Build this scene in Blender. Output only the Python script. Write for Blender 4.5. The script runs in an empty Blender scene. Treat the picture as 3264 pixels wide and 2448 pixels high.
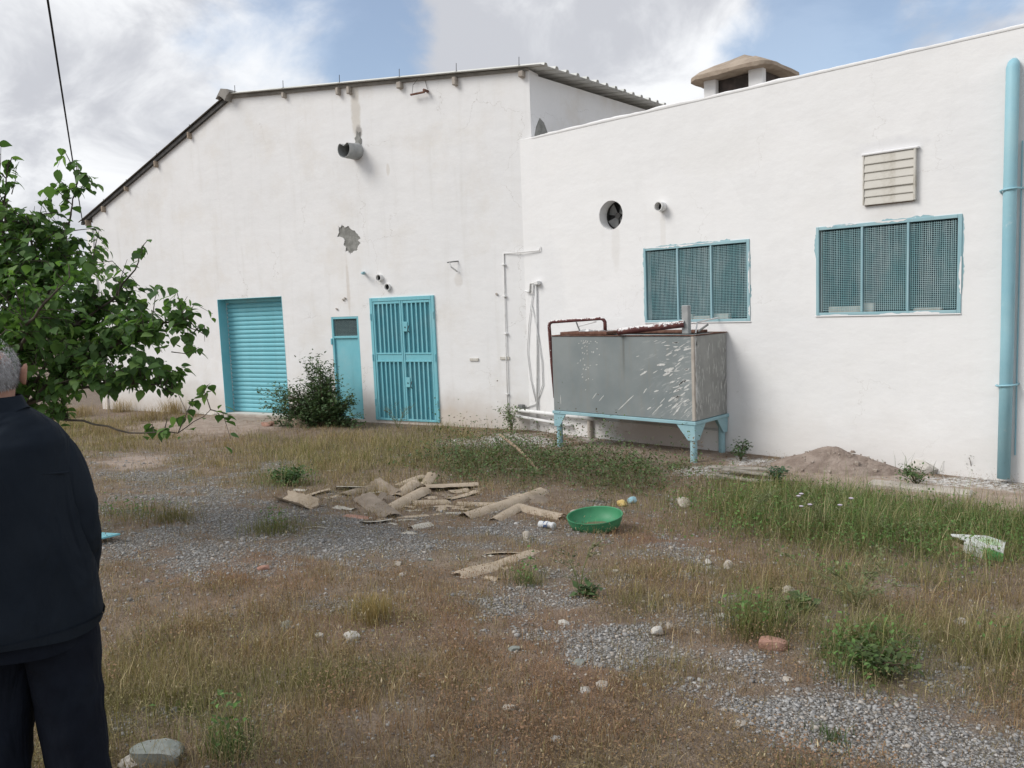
import bpy, bmesh, math, random
import numpy as np
from mathutils import Vector, Matrix, Euler
from mathutils.geometry import tessellate_polygon

R = math.radians
random.seed(7)
rng = np.random.default_rng(11)
SC = bpy.context.scene
COL = SC.collection

# ------------------------------------------------------------------ camera
cam = bpy.data.cameras.new('camera')
cam.sensor_width = 36.0
cam.lens = 28.125
cam.clip_start = 0.05
cam.clip_end = 3000
camo = bpy.data.objects.new('camera', cam)
COL.objects.link(camo)
camo.matrix_world = Matrix(((0.729105, -0.040064, 0.683228, 0.0),
                            (0.683256, 0.100344, -0.723251, 0.0),
                            (-0.039581, 0.994146, 0.100535, 2.15),
                            (0, 0, 0, 1)))
SC.camera = camo

# ------------------------------------------------------------------ sky and sun
SUN_DIR = Vector((-0.48, -0.74, 0.78)).normalized()          # towards the sun, behind thin cloud
world = bpy.data.worlds.new('World')
SC.world = world
world.use_nodes = True
world.cycles.sampling_method = 'MANUAL'; world.cycles.sample_map_resolution = 512
wn, wl = world.node_tree.nodes, world.node_tree.links
wn.clear()


def wmath(op, a, b=None, c=None, clamp=False):
    n = wn.new('ShaderNodeMath'); n.operation = op; n.use_clamp = clamp
    for i, v in enumerate((a, b, c)):
        if v is None: continue
        if isinstance(v, (int, float)): n.inputs[i].default_value = v
        else: wl.new(v, n.inputs[i])
    return n.outputs[0]


def wmix(f, a, b):
    n = wn.new('ShaderNodeMix'); n.data_type = 'RGBA'
    if isinstance(f, (int, float)): n.inputs[0].default_value = f
    else: wl.new(f, n.inputs[0])
    for i, v in ((6, a), (7, b)):
        if isinstance(v, tuple): n.inputs[i].default_value = (*v, 1)
        else: wl.new(v, n.inputs[i])
    return n.outputs[2]


sky = wn.new('ShaderNodeTexSky'); sky.sky_type = 'NISHITA'; sky.sun_disc = False
sky.sun_elevation = math.asin(SUN_DIR.z)
sky.sun_rotation = math.atan2(SUN_DIR.x, SUN_DIR.y)
sky.air_density = 1.0; sky.dust_density = 1.2; sky.ozone_density = 0.7
tc = wn.new('ShaderNodeTexCoord')
sep = wn.new('ShaderNodeSeparateXYZ'); wl.new(tc.outputs['Generated'], sep.inputs[0])
dz = wmath('ADD', wmath('MAXIMUM', sep.outputs[2], 0.0), 0.40)
px = wmath('DIVIDE', sep.outputs[0], dz); py = wmath('DIVIDE', sep.outputs[1], dz)
cmb = wn.new('ShaderNodeCombineXYZ'); wl.new(px, cmb.inputs[0]); wl.new(py, cmb.inputs[1])
cmb.inputs[2].default_value = 3.3


def wnoise(scale, detail, rough, dist, off):
    mp = wn.new('ShaderNodeMapping'); mp.inputs['Location'].default_value = off
    wl.new(cmb.outputs[0], mp.inputs[0])
    n = wn.new('ShaderNodeTexNoise'); n.inputs['Scale'].default_value = scale
    n.inputs['Detail'].default_value = detail; n.inputs['Roughness'].default_value = rough
    n.inputs['Distortion'].default_value = dist
    wl.new(mp.outputs[0], n.inputs['Vector'])
    return n.outputs[0]


def wblob(d, lo, hi):
    """1 inside a patch of sky about direction d, soft edge"""
    v = wn.new('ShaderNodeVectorMath'); v.operation = 'DOT_PRODUCT'
    wl.new(tc.outputs['Generated'], v.inputs[0]); v.inputs[1].default_value = Vector(d).normalized()
    m = wn.new('ShaderNodeMapRange'); m.interpolation_type = 'SMOOTHSTEP'
    m.inputs[1].default_value = lo; m.inputs[2].default_value = hi
    wl.new(v.outputs['Value'], m.inputs[0])
    return m.outputs[0]


CAMZ = 2.15
def dirto(x, y, z): return (x, y, z - CAMZ)
n_cov = wnoise(2.9, 7, 0.58, 0.45, (2.6, 1.4, 0))
n_tex = wnoise(3.6, 6, 0.60, 0.5, (7.7, 3.1, 0))
n_big = wnoise(1.1, 3, 0.5, 0.0, (1.2, 8.4, 0))
cov = wmath('MULTIPLY_ADD', n_cov, 1.5, -0.10)                                        # mostly cloudy
for d, lo, hi, wgt in ((dirto(-8.880,5.884,5.357), 0.976, 0.9985, -0.50), (dirto(-10.475,4.361,5.243), 0.965, 0.996, 0.18), (dirto(-3.661,10.819,5.390), 0.980, 0.9985, -0.42),
                       (dirto(-8.297,6.458,5.526), 0.990, 0.999, -0.14), (dirto(-4.926,9.632,5.458), 0.99, 0.999, 0.14),
                       (dirto(-7.463,7.272,5.711), 0.975, 0.999, 0.16), (dirto(-6.619,8.063,5.665), 0.970, 0.999, 0.22), (dirto(-10.777,3.958,4.398), 0.93, 0.99, 0.16),
                       (dirto(-2.611,11.819,5.447), 0.988, 0.999, 0.22)):
    cov = wmath('MULTIPLY_ADD', wblob(d, lo, hi), wgt, cov)
cr = wn.new('ShaderNodeMapRange'); cr.interpolation_type = 'SMOOTHSTEP'
cr.inputs[1].default_value = 0.36; cr.inputs[2].default_value = 0.74
wl.new(cov, cr.inputs[0])
covr = wmath('MULTIPLY_ADD', cr.outputs[0], 0.80, 0.20)            # a thin veil of haze everywhere
gr = wn.new('ShaderNodeMapRange'); gr.interpolation_type = 'SMOOTHSTEP'
gr.inputs[1].default_value = 0.34; gr.inputs[2].default_value = 0.66
gsum = wmath('ADD', n_tex, wmath('MULTIPLY_ADD', n_big, 0.5, -0.25))
for d, lo, hi, wgt in ((dirto(-6.970,7.781,6.028), 0.970, 0.998, 0.16), (dirto(-11.340,3.335,3.740), 0.96, 0.998, 0.08), (dirto(-11.030,3.865,5.445), 0.96, 0.998, -0.06), (dirto(-4.751,9.773,5.276), 0.985, 0.999, -0.15)):
    gsum = wmath('MULTIPLY_ADD', wblob(d, lo, hi), wgt, gsum)
wl.new(gsum, gr.inputs[0])
grey = gr.outputs[0]
K = 10.0
cloud = wmix(grey, (0.60 * K, 0.61 * K, 0.625 * K), (0.37 * K, 0.38 * K, 0.41 * K))
skyc = wmix(covr, sky.outputs[0], cloud)
bg = wn.new('ShaderNodeBackground'); bg.inputs[1].default_value = 0.1
wl.new(skyc, bg.inputs[0])
wo = wn.new('ShaderNodeOutputWorld'); wl.new(bg.outputs[0], wo.inputs[0])

sun = bpy.data.lights.new('sun', 'SUN')
sun.energy = 1.5; sun.angle = R(28); sun.color = (1.0, 0.965, 0.915)
suno = bpy.data.objects.new('sun', sun); COL.objects.link(suno)
suno.rotation_euler = (-SUN_DIR).to_track_quat('-Z', 'Y').to_euler()
suno.location = (0, 0, 30)

SC.view_settings.view_transform = 'Standard'
SC.view_settings.look = 'None'
SC.view_settings.exposure = 0.72
SC.view_settings.gamma = 1.0
SC.view_settings.use_curve_mapping = False

SC.cycles.max_bounces = 4; SC.cycles.diffuse_bounces = 3; SC.cycles.glossy_bounces = 2; SC.cycles.transmission_bounces = 2

# ------------------------------------------------------------------ helpers
def link(o): COL.objects.link(o); return o


def tag(o, label=None, cat=None, group=None, kind=None):
    if label: o['label'] = label
    if cat: o['category'] = cat
    if group: o['group'] = group
    if kind: o['kind'] = kind
    return o


def empty(name, loc=(0, 0, 0), rz=0.0):
    o = bpy.data.objects.new(name, None); o.empty_display_size = .2
    o.location = loc; o.rotation_euler = (0, 0, rz)
    return link(o)


def obj(name, me, parent=None, loc=None, rot=None):
    o = bpy.data.objects.new(name, me); link(o)
    if parent is not None: o.parent = parent
    if loc is not None: o.location = loc
    if rot is not None: o.rotation_euler = rot
    return o


class MB:
    def __init__(s): s.v = []; s.f = []
    def add(s, vs, fs):
        b = len(s.v); s.v += [tuple(p) for p in vs]; s.f += [tuple(i + b for i in q) for q in fs]
        return s
    def box(s, x0, x1, y0, y1, z0, z1):
        return s.add([(x0,y0,z0),(x1,y0,z0),(x1,y1,z0),(x0,y1,z0),(x0,y0,z1),(x1,y0,z1),(x1,y1,z1),(x0,y1,z1)],
                     [(0,3,2,1),(4,5,6,7),(0,1,5,4),(1,2,6,5),(2,3,7,6),(3,0,4,7)])
    def bbox(s, x0, x1, y0, y1, z0, z1, b=.006):
        """box with bevelled edges"""
        vs = []; 
        for sx, (xa, xs) in enumerate(((x0, 1), (x1, -1))):
            for (ya, ys) in ((y0, 1), (y1, -1)):
                for (za, zs) in ((z0, 1), (z1, -1)):
                    vs += [(xa, ya + ys*b, za + zs*b), (xa + xs*b, ya, za + zs*b), (xa + xs*b, ya + ys*b, za)]
        bm = bmesh.new()
        for p in vs: bm.verts.new(p)
        bmesh.ops.convex_hull(bm, input=bm.verts)
        bm.verts.index_update()
        s.add([v.co[:] for v in bm.verts], [[v.index for v in f.verts] for f in bm.faces])
        bm.free(); return s
    def tube(s, pts, r, n=8, cap=True, hollow=False):
        pts = [Vector(p) for p in pts]; m = len(pts)
        rr = r if isinstance(r, (list, tuple)) else [r] * m
        vs = []; up = None
        for i, p in enumerate(pts):
            d = (pts[min(i + 1, m - 1)] - pts[max(i - 1, 0)])
            d = d.normalized() if d.length > 1e-9 else Vector((0, 0, 1))
            if up is None:
                a = Vector((0, 0, 1)) if abs(d.z) < .9 else Vector((1, 0, 0))
                up = (a - d * a.dot(d)).normalized()
            else:
                up = up - d * up.dot(d)
                up = up.normalized() if up.length > 1e-6 else d.orthogonal().normalized()
            sd = d.cross(up)
            for q in range(n):
                t = 2 * math.pi * q / n
                vs.append(p + (up * math.cos(t) + sd * math.sin(t)) * rr[i])
        fs = []
        for i in range(m - 1):
            for q in range(n):
                fs.append((i*n+q, i*n+(q+1) % n, (i+1)*n+(q+1) % n, (i+1)*n+q))
        if cap:
            fs.append(tuple(range(n))[::-1]); fs.append(tuple((m-1)*n+q for q in range(n)))
        return s.add(vs, fs)
    def lathe(s, prof, n=24, c=(0, 0, 0)):
        vs = []; fs = []
        for (r, z) in prof:
            for q in range(n):
                t = 2*math.pi*q/n; vs.append((c[0]+r*math.cos(t), c[1]+r*math.sin(t), c[2]+z))
        for i in range(len(prof)-1):
            for q in range(n): fs.append((i*n+q, i*n+(q+1) % n, (i+1)*n+(q+1) % n, (i+1)*n+q))
        return s.add(vs, fs)
    def prism(s, pts, axis, a, b):
        """polygon pts in the two other axes, extruded along axis from a to b"""
        n = len(pts)
        def P(p, t): return {'x': (t, p[0], p[1]), 'y': (p[0], t, p[1]), 'z': (p[0], p[1], t)}[axis]
        vs = [P(p, a) for p in pts] + [P(p, b) for p in pts]
        fs = [tuple(range(n)), tuple(range(n, 2*n))[::-1]] + [(i, i+n, (i+1) % n+n, (i+1) % n) for i in range(n)]
        return s.add(vs, fs)
    def mesh(s, name, mat, smooth=False):
        me = bpy.data.meshes.new(name); me.from_pydata(s.v, [], s.f); me.update()
        bm = bmesh.new(); bm.from_mesh(me); bmesh.ops.recalc_face_normals(bm, faces=bm.faces); bm.to_mesh(me); bm.free()
        if mat: me.materials.append(mat)
        if smooth: me.polygons.foreach_set('use_smooth', [True]*len(me.polygons))
        return me
    def build(s, name, mat, parent=None, loc=None, rot=None, smooth=False):
        return obj(name, s.mesh(name, mat, smooth), parent, loc, rot)


def smooth_angle(o, deg=40):
    me = o.data
    bm = bmesh.new(); bm.from_mesh(me)
    for f in bm.faces: f.smooth = True
    for e in bm.edges:
        if len(e.link_faces) == 2 and e.calc_face_angle(0) > R(deg): e.smooth = False
    bm.to_mesh(me); bm.free(); return o


def np_mesh(name, V, loops, starts, mat, col=None, smooth=False, extra=None):
    me = bpy.data.meshes.new(name)
    V = np.asarray(V, np.float32); loops = np.asarray(loops, np.int32); starts = np.asarray(starts, np.int32)
    me.vertices.add(len(V)); me.vertices.foreach_set('co', V.ravel())
    me.loops.add(len(loops)); me.loops.foreach_set('vertex_index', loops)
    me.polygons.add(len(starts)); me.polygons.foreach_set('loop_start', starts)
    tot = np.diff(np.append(starts, len(loops))).astype(np.int32)
    try: me.polygons.foreach_set('loop_total', tot)
    except Exception: pass
    if smooth: me.polygons.foreach_set('use_smooth', np.ones(len(starts), bool))
    if col is not None:
        a = me.color_attributes.new('Col', 'FLOAT_COLOR', 'POINT')
        c4 = np.ones((len(V), 4), np.float32); c4[:, :3] = col
        a.data.foreach_set('color', c4.ravel())
    for k_, arr in (extra or {}).items():
        a = me.attributes.new(k_, 'FLOAT', 'POINT'); a.data.foreach_set('value', np.asarray(arr, np.float32))
    me.update(calc_edges=True); me.validate()
    if mat: me.materials.append(mat)
    return me


def hash2(ix, iy, seed):
    h = (ix.astype(np.int64)*374761393 + iy.astype(np.int64)*668265263 + seed*1442695041) & 0x7fffffff
    h = ((h ^ (h >> 13))*1274126177) & 0x7fffffff
    return ((h ^ (h >> 16)) & 0xffff)/65535.0


def vn(x, y, seed=0):
    x = np.asarray(x, float); y = np.asarray(y, float)
    ix = np.floor(x); iy = np.floor(y); fx = x-ix; fy = y-iy
    fx = fx*fx*(3-2*fx); fy = fy*fy*(3-2*fy)
    ix = ix.astype(np.int64); iy = iy.astype(np.int64)
    a = hash2(ix, iy, seed); b = hash2(ix+1, iy, seed); c = hash2(ix, iy+1, seed); d = hash2(ix+1, iy+1, seed)
    return (a*(1-fx)+b*fx)*(1-fy)+(c*(1-fx)+d*fx)*fy


def fbm(x, y, seed=0, o=4):
    s = 0; a = .5; t = 0
    for i in range(o):
        s = s+a*vn(np.asarray(x)*2**i+i*17.3, np.asarray(y)*2**i-i*9.1, seed+i); t += a; a *= .5
    return s/t


# ------------------------------------------------------------------ materials
class NT:
    """small node-tree builder"""
    def __init__(s, name):
        s.m = bpy.data.materials.new(name); s.m.use_nodes = True
        s.n = s.m.node_tree.nodes; s.l = s.m.node_tree.links; s.n.clear()
        s.out = s.n.new('ShaderNodeOutputMaterial')
        s.tc = s.n.new('ShaderNodeTexCoord')
    def _in(s, sock, v):
        if v is None: return
        if isinstance(v, tuple) and len(v) == 3 and sock.type == 'RGBA': sock.default_value = (*v, 1)
        elif isinstance(v, (int, float, tuple)): sock.default_value = v
        else: s.l.new(v, sock)
    def map(s, scale=(1, 1, 1), rot=(0, 0, 0), loc=(0, 0, 0), src='Object'):
        m = s.n.new('ShaderNodeMapping'); m.inputs['Scale'].default_value = scale
        m.inputs['Rotation'].default_value = rot; m.inputs['Location'].default_value = loc
        s.l.new(s.tc.outputs[src], m.inputs[0]); return m.outputs[0]
    def noise(s, scale=5, detail=4, rough=.55, vec=None, dist=0.0, col=False):
        n = s.n.new('ShaderNodeTexNoise'); n.inputs['Scale'].default_value = scale
        n.inputs['Detail'].default_value = detail; n.inputs['Roughness'].default_value = rough
        n.inputs['Distortion'].default_value = dist
        s.l.new(vec if vec is not None else s.tc.outputs['Object'], n.inputs['Vector'])
        return n.outputs[1 if col else 0]
    def voro(s, scale=5, vec=None, feature='F1', out=0):
        n = s.n.new('ShaderNodeTexVoronoi'); n.inputs['Scale'].default_value = scale; n.feature = feature
        s.l.new(vec if vec is not None else s.tc.outputs['Object'], n.inputs['Vector']); return n.outputs[out]
    def map2(s, rot, scale, loc=(0, 0, 0)):
        a = s.map(rot=rot, loc=loc); m = s.n.new('ShaderNodeMapping'); m.inputs['Scale'].default_value = scale
        s.l.new(a, m.inputs[0]); return m.outputs[0]
    def rng(s, v, a, b, c=0.0, d=1.0, sm=True):
        n = s.n.new('ShaderNodeMapRange'); n.interpolation_type = 'SMOOTHSTEP' if sm else 'LINEAR'
        for i, q in enumerate((a, b, c, d)): n.inputs[i+1].default_value = q
        s.l.new(v, n.inputs[0]); return n.outputs[0]
    def math(s, op, a, b=None, c=None, clamp=False):
        n = s.n.new('ShaderNodeMath'); n.operation = op; n.use_clamp = clamp
        for i, v in enumerate((a, b, c)): s._in(n.inputs[i], v)
        return n.outputs[0]
    def mix(s, f, a, b, blend='MIX'):
        n = s.n.new('ShaderNodeMix'); n.data_type = 'RGBA'; n.blend_type = blend
        s._in(n.inputs[0], f); s._in(n.inputs[6], a); s._in(n.inputs[7], b); return n.outputs[2]
    def attr(s, name, fac=False):
        n = s.n.new('ShaderNodeAttribute'); n.attribute_name = name; return n.outputs['Fac' if fac else 'Color']
    def xyz(s, src='Object'):
        n = s.n.new('ShaderNodeSeparateXYZ'); s.l.new(s.tc.outputs[src], n.inputs[0]); return n.outputs
    def bump(s, h, strength=.3, dist=.01, nrm=None):
        n = s.n.new('ShaderNodeBump'); n.inputs['Strength'].default_value = strength
        n.inputs['Distance'].default_value = dist
        s.l.new(h, n.inputs['Height'])
        if nrm is not None: s.l.new(nrm, n.inputs['Normal'])
        return n.outputs[0]
    def bsdf(s, color, rough=.8, metal=0.0, spec=.3, nrm=None, **kw):
        b = s.n.new('ShaderNodeBsdfPrincipled')
        s._in(b.inputs['Base Color'], color); s._in(b.inputs['Roughness'], rough); s._in(b.inputs['Metallic'], metal)
        s._in(b.inputs['Specular IOR Level'], spec)
        if nrm is not None: s.l.new(nrm, b.inputs['Normal'])
        for k_, v in kw.items(): s._in(b.inputs[k_], v)
        return b.outputs[0]
    def done(s, sh): s.l.new(sh, s.out.inputs[0]); return s.m


def pm(name, c1, c2, scale=5, rough=.8, bump=.15, bscale=40, bdist=.004, metal=0.0, spec=.3, lo=.35, hi=.65, detail=5):
    t = NT(name)
    f = t.rng(t.noise(scale, detail, .6), lo, hi)
    h = t.noise(bscale, 4, .6)
    return t.done(t.bsdf(t.mix(f, c1, c2), rough, metal, spec, t.bump(h, bump, bdist)))


def plaster(name, streak, warm, stains=(), foot_amt=.6, crack=.5):
    """lime-washed render: uneven trowel work, faint washes of old paint, dirt towards the splash zone"""
    t = NT(name)
    x, y, z = t.xyz()
    base = t.mix(t.rng(t.noise(.55, 5, .6), .3, .7), (.82, .818, .815), (.785, .785, .783))
    base = t.mix(t.math('MULTIPLY', t.rng(t.noise(1.3, 6, .65, t.map(loc=(4, 2, 9))), .45, .75), warm), base, (.70, .66, .60))
    vs = t.noise(3.0, 6, .65, t.map(scale=(1.6, 1, .14)))
    base = t.mix(t.math('MULTIPLY', t.rng(vs, .50, .85), streak), base, (.58, .56, .51))
    # ochre splash zone at the foot
    foot = t.math('ADD', z, t.math('MULTIPLY', t.noise(1.7, 5, .6), -.9))
    base = t.mix(t.math('MULTIPLY', t.rng(foot, -.35, .35, 1, 0), foot_amt), base, (.50, .43, .36))
    # hairline cracks in a few places, and roller patches of a slightly different white
    cv = t.voro(.9, t.map(loc=(1.3, 0, 2.2)), 'DISTANCE_TO_EDGE')
    wv = t.n.new('ShaderNodeVectorMath'); wv.operation = 'MULTIPLY_ADD'; t.l.new(t.noise(3.5, 4, .6, None, 0, True), wv.inputs[0]); wv.inputs[1].default_value = (.5, .5, .5); t.l.new(t.tc.outputs['Object'], wv.inputs[2])
    cv = t.voro(.8, wv.outputs[0], 'DISTANCE_TO_EDGE')
    ck = t.math('MULTIPLY', t.rng(cv, .0, .005, 1, 0), t.rng(t.noise(.7, 2, .5, t.map(loc=(8, 3, 1))), .52, .62))
    base = t.mix(t.math('MULTIPLY', ck, crack), base, (.40, .37, .33))
    rp = t.voro(1.1, t.map(scale=(.8, 1, 1.3)), 'F1', 1); rs_ = t.n.new('ShaderNodeSeparateColor'); t.l.new(rp, rs_.inputs[0])
    base = t.mix(t.math('MULTIPLY', t.math('MULTIPLY', rs_.outputs[0], t.rng(t.noise(4, 4, .7), .4, .6)), .10), base, (.60, .60, .60))
    # fine specks
    sp = t.rng(t.noise(38, 3, .7), .70, .78)
    base = t.mix(t.math('MULTIPLY', sp, .25), base, (.45, .42, .38))
    for (sx, sz, rx, rz, amt, colr) in stains:
        dx = t.math('DIVIDE', t.math('SUBTRACT', x, sx), rx); dz_ = t.math('DIVIDE', t.math('SUBTRACT', z, sz), rz)
        d = t.math('ADD', t.math('MULTIPLY', dx, dx), t.math('MULTIPLY', dz_, dz_))
        d = t.math('ADD', d, t.math('MULTIPLY', t.noise(6, 5, .7), 1.4))
        base = t.mix(t.math('MULTIPLY', t.rng(d, .9, 1.6, 1, 0), amt), base, colr)
    h1 = t.noise(2.2, 4, .5, t.map(scale=(1, 1, 1.7)))
    h2 = t.noise(17, 5, .6)
    h3 = t.noise(120, 2, .5)
    n1 = t.bump(h1, .28, .035); n2 = t.bump(h2, .22, .007, n1); n3 = t.bump(h3, .2, .002, n2)
    return t.done(t.bsdf(base, .92, 0, .15, n3))


M = {}
M['gable'] = plaster('whitewash_gable', .32, .42,
    stains=[(-3.387,5.752, .14, .75, .55, (.52, .47, .39)), (-3.812,2.576, .05, .6, .35, (.50, .42, .34)),
            (-3.339,5.374, .10, .16, .8, (.30, .28, .26)), (-2.717,4.639, .05, .14, .4, (.55, .5, .42)),
            (-8.376,0.550, .9, .25, .3, (.6, .57, .53)), (-1.953,0.120, 1.2, .30, .45, (.60, .52, .43)),
            (-1.316,2.585, .12, .14, .35, (.55, .50, .44))])
M['annex'] = plaster('whitewash_annex', .10, .08,
    stains=[(-3.245,3.765, .5, .14, .35, (.58, .58, .60)), (-8.519,2.387, .5, 1.0, .18, (.62, .63, .66)), (-3.213,2.963, .35, .22, .25, (.60, .57, .52)), (-7.124,2.947, .10, .45, .22, (.58, .55, .50)), (-6.298,3.078, .06, .4, .22, (.58, .54, .48)), (-4.475,1.624, .8, .5, .12, (.66, .66, .68)), (-5.357,4.028, 1.0, .4, .12, (.68, .66, .62)), (-2.388,3.718, .5, .8, .14, (.66, .67, .70)),
            (-6.464,0.165, .95, .34, .7, (.50, .40, .34))], foot_amt=.22, crack=.25)
M['side'] = plaster('whitewash_side', .3, .6, stains=[])
M['cement'] = pm('bare_cement', (.20, .20, .185), (.30, .30, .28), 9, .95, .6, 30, .01)
M['turq'] = None


def turq(name, wear=.25, base=(.175, .48, .55), base2=(.205, .52, .59)):
    t = NT(name)
    c = t.mix(t.rng(t.noise(2.5, 5, .6), .3, .7), base, base2)
    c = t.mix(t.math('MULTIPLY', t.rng(t.noise(2.2, 6, .7, t.map(scale=(3, 3, .3), loc=(5, 0, 2))), .5, .8), .35), c, tuple(q*.55 for q in base))
    c = t.mix(t.math('MULTIPLY', t.rng(t.noise(1.1, 5, .7, t.map(loc=(1, 7, 3))), .45, .75), .45), c, (.34, .52, .55))
    c = t.mix(t.math('MULTIPLY', t.rng(t.noise(7, 6, .7), .60, .72), wear), c, (.55, .66, .68))
    c = t.mix(t.math('MULTIPLY', t.rng(t.noise(16, 5, .7, t.map(loc=(3, 1, 4))), .66, .74), wear*.8), c, (.20, .16, .13))
    return t.done(t.bsdf(c, .55, 0, .35, t.bump(t.noise(30, 4, .6), .2, .004)))


M['turq'] = turq('turquoise_paint', .3)
M['turq_w'] = turq('worn_turquoise_paint', .9, (.26, .44, .49), (.33, .50, .54))
M['turq_pipe'] = turq('turquoise_pipe_paint', .55, (.25, .47, .55), (.30, .52, .59))
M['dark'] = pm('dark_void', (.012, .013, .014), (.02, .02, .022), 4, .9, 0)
t_ = NT('dusty_window_glass')
M['glass'] = t_.done(t_.bsdf(t_.mix(t_.rng(t_.noise(2.2, 5, .6, t_.map(scale=(1.2, 1, .5))), .40, .72), (.010, .030, .040), (.045, .095, .10)), .25, 0, .5))
M['roofsheet'] = pm('zinc_roof_sheet', (.58, .59, .56), (.68, .68, .65), 1.5, .6, .1, 20, .003, 0)
M['fibre'] = pm('weathered_fibre_sheet', (.20, .19, .175), (.30, .285, .26), 3, .9, .3, 40)
M['rust'] = pm('rusty_steel', (.10, .045, .03), (.17, .09, .065), 12, .9, .4, 50)
M['darkmetal'] = pm('dark_steel', (.05, .05, .05), (.09, .085, .08), 10, .6, .2, 40, metal=.3)
M['ductgrey'] = pm('grey_duct', (.30, .31, .31), (.40, .41, .40), 5, .6, .2, 30)
M['greyfan'] = pm('grey_fan_blade', (.16, .165, .165), (.23, .23, .225), 8, .7, .1)
M['whitepaint'] = pm('whitewashed_pipe', (.74, .74, .73), (.60, .60, .58), 9, .8, .3, 60, lo=.5, hi=.7)
M['pvc'] = pm('whitewashed_hose', (.70, .70, .69), (.58, .59, .58), 9, .6, .1, 60)
t_ = NT('red_pipe_with_limewash')
x_, y_, z_ = t_.xyz()
c_ = t_.mix(t_.rng(t_.noise(14, 4, .6), .4, .7), (.10, .035, .035), (.15, .06, .05))
nz = t_.n.new('ShaderNodeNewGeometry'); sp_ = t_.n.new('ShaderNodeSeparateXYZ'); t_.l.new(nz.outputs['Normal'], sp_.inputs[0])
up_ = t_.math('ADD', t_.math('MULTIPLY', sp_.outputs[2], .22), t_.noise(20, 5, .75))
c_ = t_.mix(t_.rng(up_, .60, .66), c_, (.72, .71, .70))
M['redpipe'] = t_.done(t_.bsdf(c_, .75, 0, .3, t_.bump(t_.noise(50, 3), .3, .003)))
M['louvre'] = pm('dirty_white_louvre', (.60, .58, .53), (.42, .39, .33), 7, .8, .3, 40, lo=.45, hi=.75)
M['capstone'] = pm('brown_mortar_cap', (.30, .24, .185), (.40, .33, .26), 5, .95, .7, 22, .02)
M['concrete'] = pm('pale_concrete', (.36, .32, .28), (.46, .42, .37), 3, .95, .4, 25, .01)
def fibre_mat(name, c1, c2, dirt):
    """weathered fibre-cement: grain along the sheet, soil stains, lichen specks"""
    t = NT(name)
    c = t.mix(t.rng(t.noise(5, 6, .65), .3, .7), c1, c2)
    c = t.mix(t.math('MULTIPLY', t.rng(t.noise(3.5, 6, .7, t.map(loc=(2, 5, 1))), .48, .68), .7), c, dirt)
    c = t.mix(t.math('MULTIPLY', t.rng(t.noise(4, 5, .7, t.map(scale=(1, 14, 14))), .55, .7), .4), c, dirt)
    c = t.mix(t.math('MULTIPLY', t.rng(t.noise(70, 3, .7), .62, .72), .5), c, (.12, .10, .075))
    return t.done(t.bsdf(c, .95, 0, .15, t.bump(t.noise(40, 5, .7), .5, .006)))


M['fibrecement'] = fibre_mat('beige_roofing_fragment', (.36, .295, .22), (.46, .385, .30), (.23, .175, .125))
M['fibrecement2'] = fibre_mat('brown_roofing_fragment', (.20, .165, .13), (.30, .25, .20), (.12, .095, .07))
M['fibrecement3'] = fibre_mat('pale_grey_roofing_fragment', (.40, .38, .32), (.52, .49, .43), (.27, .23, .18))
M['basin'] = pm('green_plastic', (.035, .20, .09), (.06, .26, .125), 4, .5, .1, 40, spec=.4)
M['stone'] = pm('pale_stone', (.36, .32, .27), (.50, .46, .40), 9, .95, .6, 30, .01)
M['stone_w'] = pm('white_stone', (.42, .40, .36), (.56, .53, .49), 9, .95, .6, 30, .01)
M['stone_g'] = pm('grey_green_rock', (.20, .22, .20), (.32, .335, .31), 7, .95, .6, 24, .012)
M['brick'] = pm('pink_brick', (.33, .185, .14), (.43, .26, .20), 9, .95, .6, 40, .008)
M['wood'] = pm('weathered_wood', (.25, .18, .12), (.36, .28, .20), 8, .9, .5, 60, .005)
M['greywood'] = pm('grey_weathered_wood', (.22, .20, .17), (.33, .30, .26), 8, .9, .5, 60, .005)
M['earth'] = pm('brown_earth', (.22, .172, .142), (.32, .262, .222), 7, 1, 1.0, 26, .03)
M['card'] = pm('white_box_board', (.66, .68, .66), (.58, .61, .58), 6, .7, .1)
M['cardgreen'] = pm('green_box_board', (.06, .27, .08), (.09, .33, .11), 6, .7, .1)
M['cardpale'] = pm('pale_green_print', (.38, .55, .33), (.50, .62, .45), 6, .7, .1)
M['cardbrown'] = pm('bare_cardboard', (.36, .28, .2), (.42, .33, .25), 6, .8, .1)
M['yellow'] = pm('yellow_plastic', (.50, .36, .12), (.58, .45, .2), 6, .6, .3)
M['bluebag'] = pm('blue_plastic', (.22, .40, .46), (.36, .52, .56), 6, .5, .3)
M['whitebag'] = pm('white_plastic', (.6, .62, .62), (.7, .7, .7), 6, .5, .3)
M['bark'] = pm('grey_bark', (.06, .05, .04), (.11, .095, .075), 8, .95, .6, 40, .01)
M['twig'] = pm('brown_twig', (.09, .065, .045), (.14, .10, .07), 8, .95, .3, 40)


def leafmat(name, trans=.3, rough=.5, use_attr=True, c=(.05, .11, .03)):
    t = NT(name)
    col = t.attr('Col') if use_attr else t.mix(t.rng(t.noise(6, 3), .3, .7), c, tuple(q*1.4 for q in c))
    p = t.bsdf(col, rough, 0, .35)
    tr = t.n.new('ShaderNodeBsdfTranslucent')
    t.l.new(t.mix(1.0, col, (1.25, 1.35, .7), 'MULTIPLY'), tr.inputs[0])
    mx = t.n.new('ShaderNodeMixShader'); mx.inputs[0].default_value = trans
    t.l.new(p, mx.inputs[1]); t.l.new(tr.outputs[0], mx.inputs[2])
    return t.done(mx.outputs[0])


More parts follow.
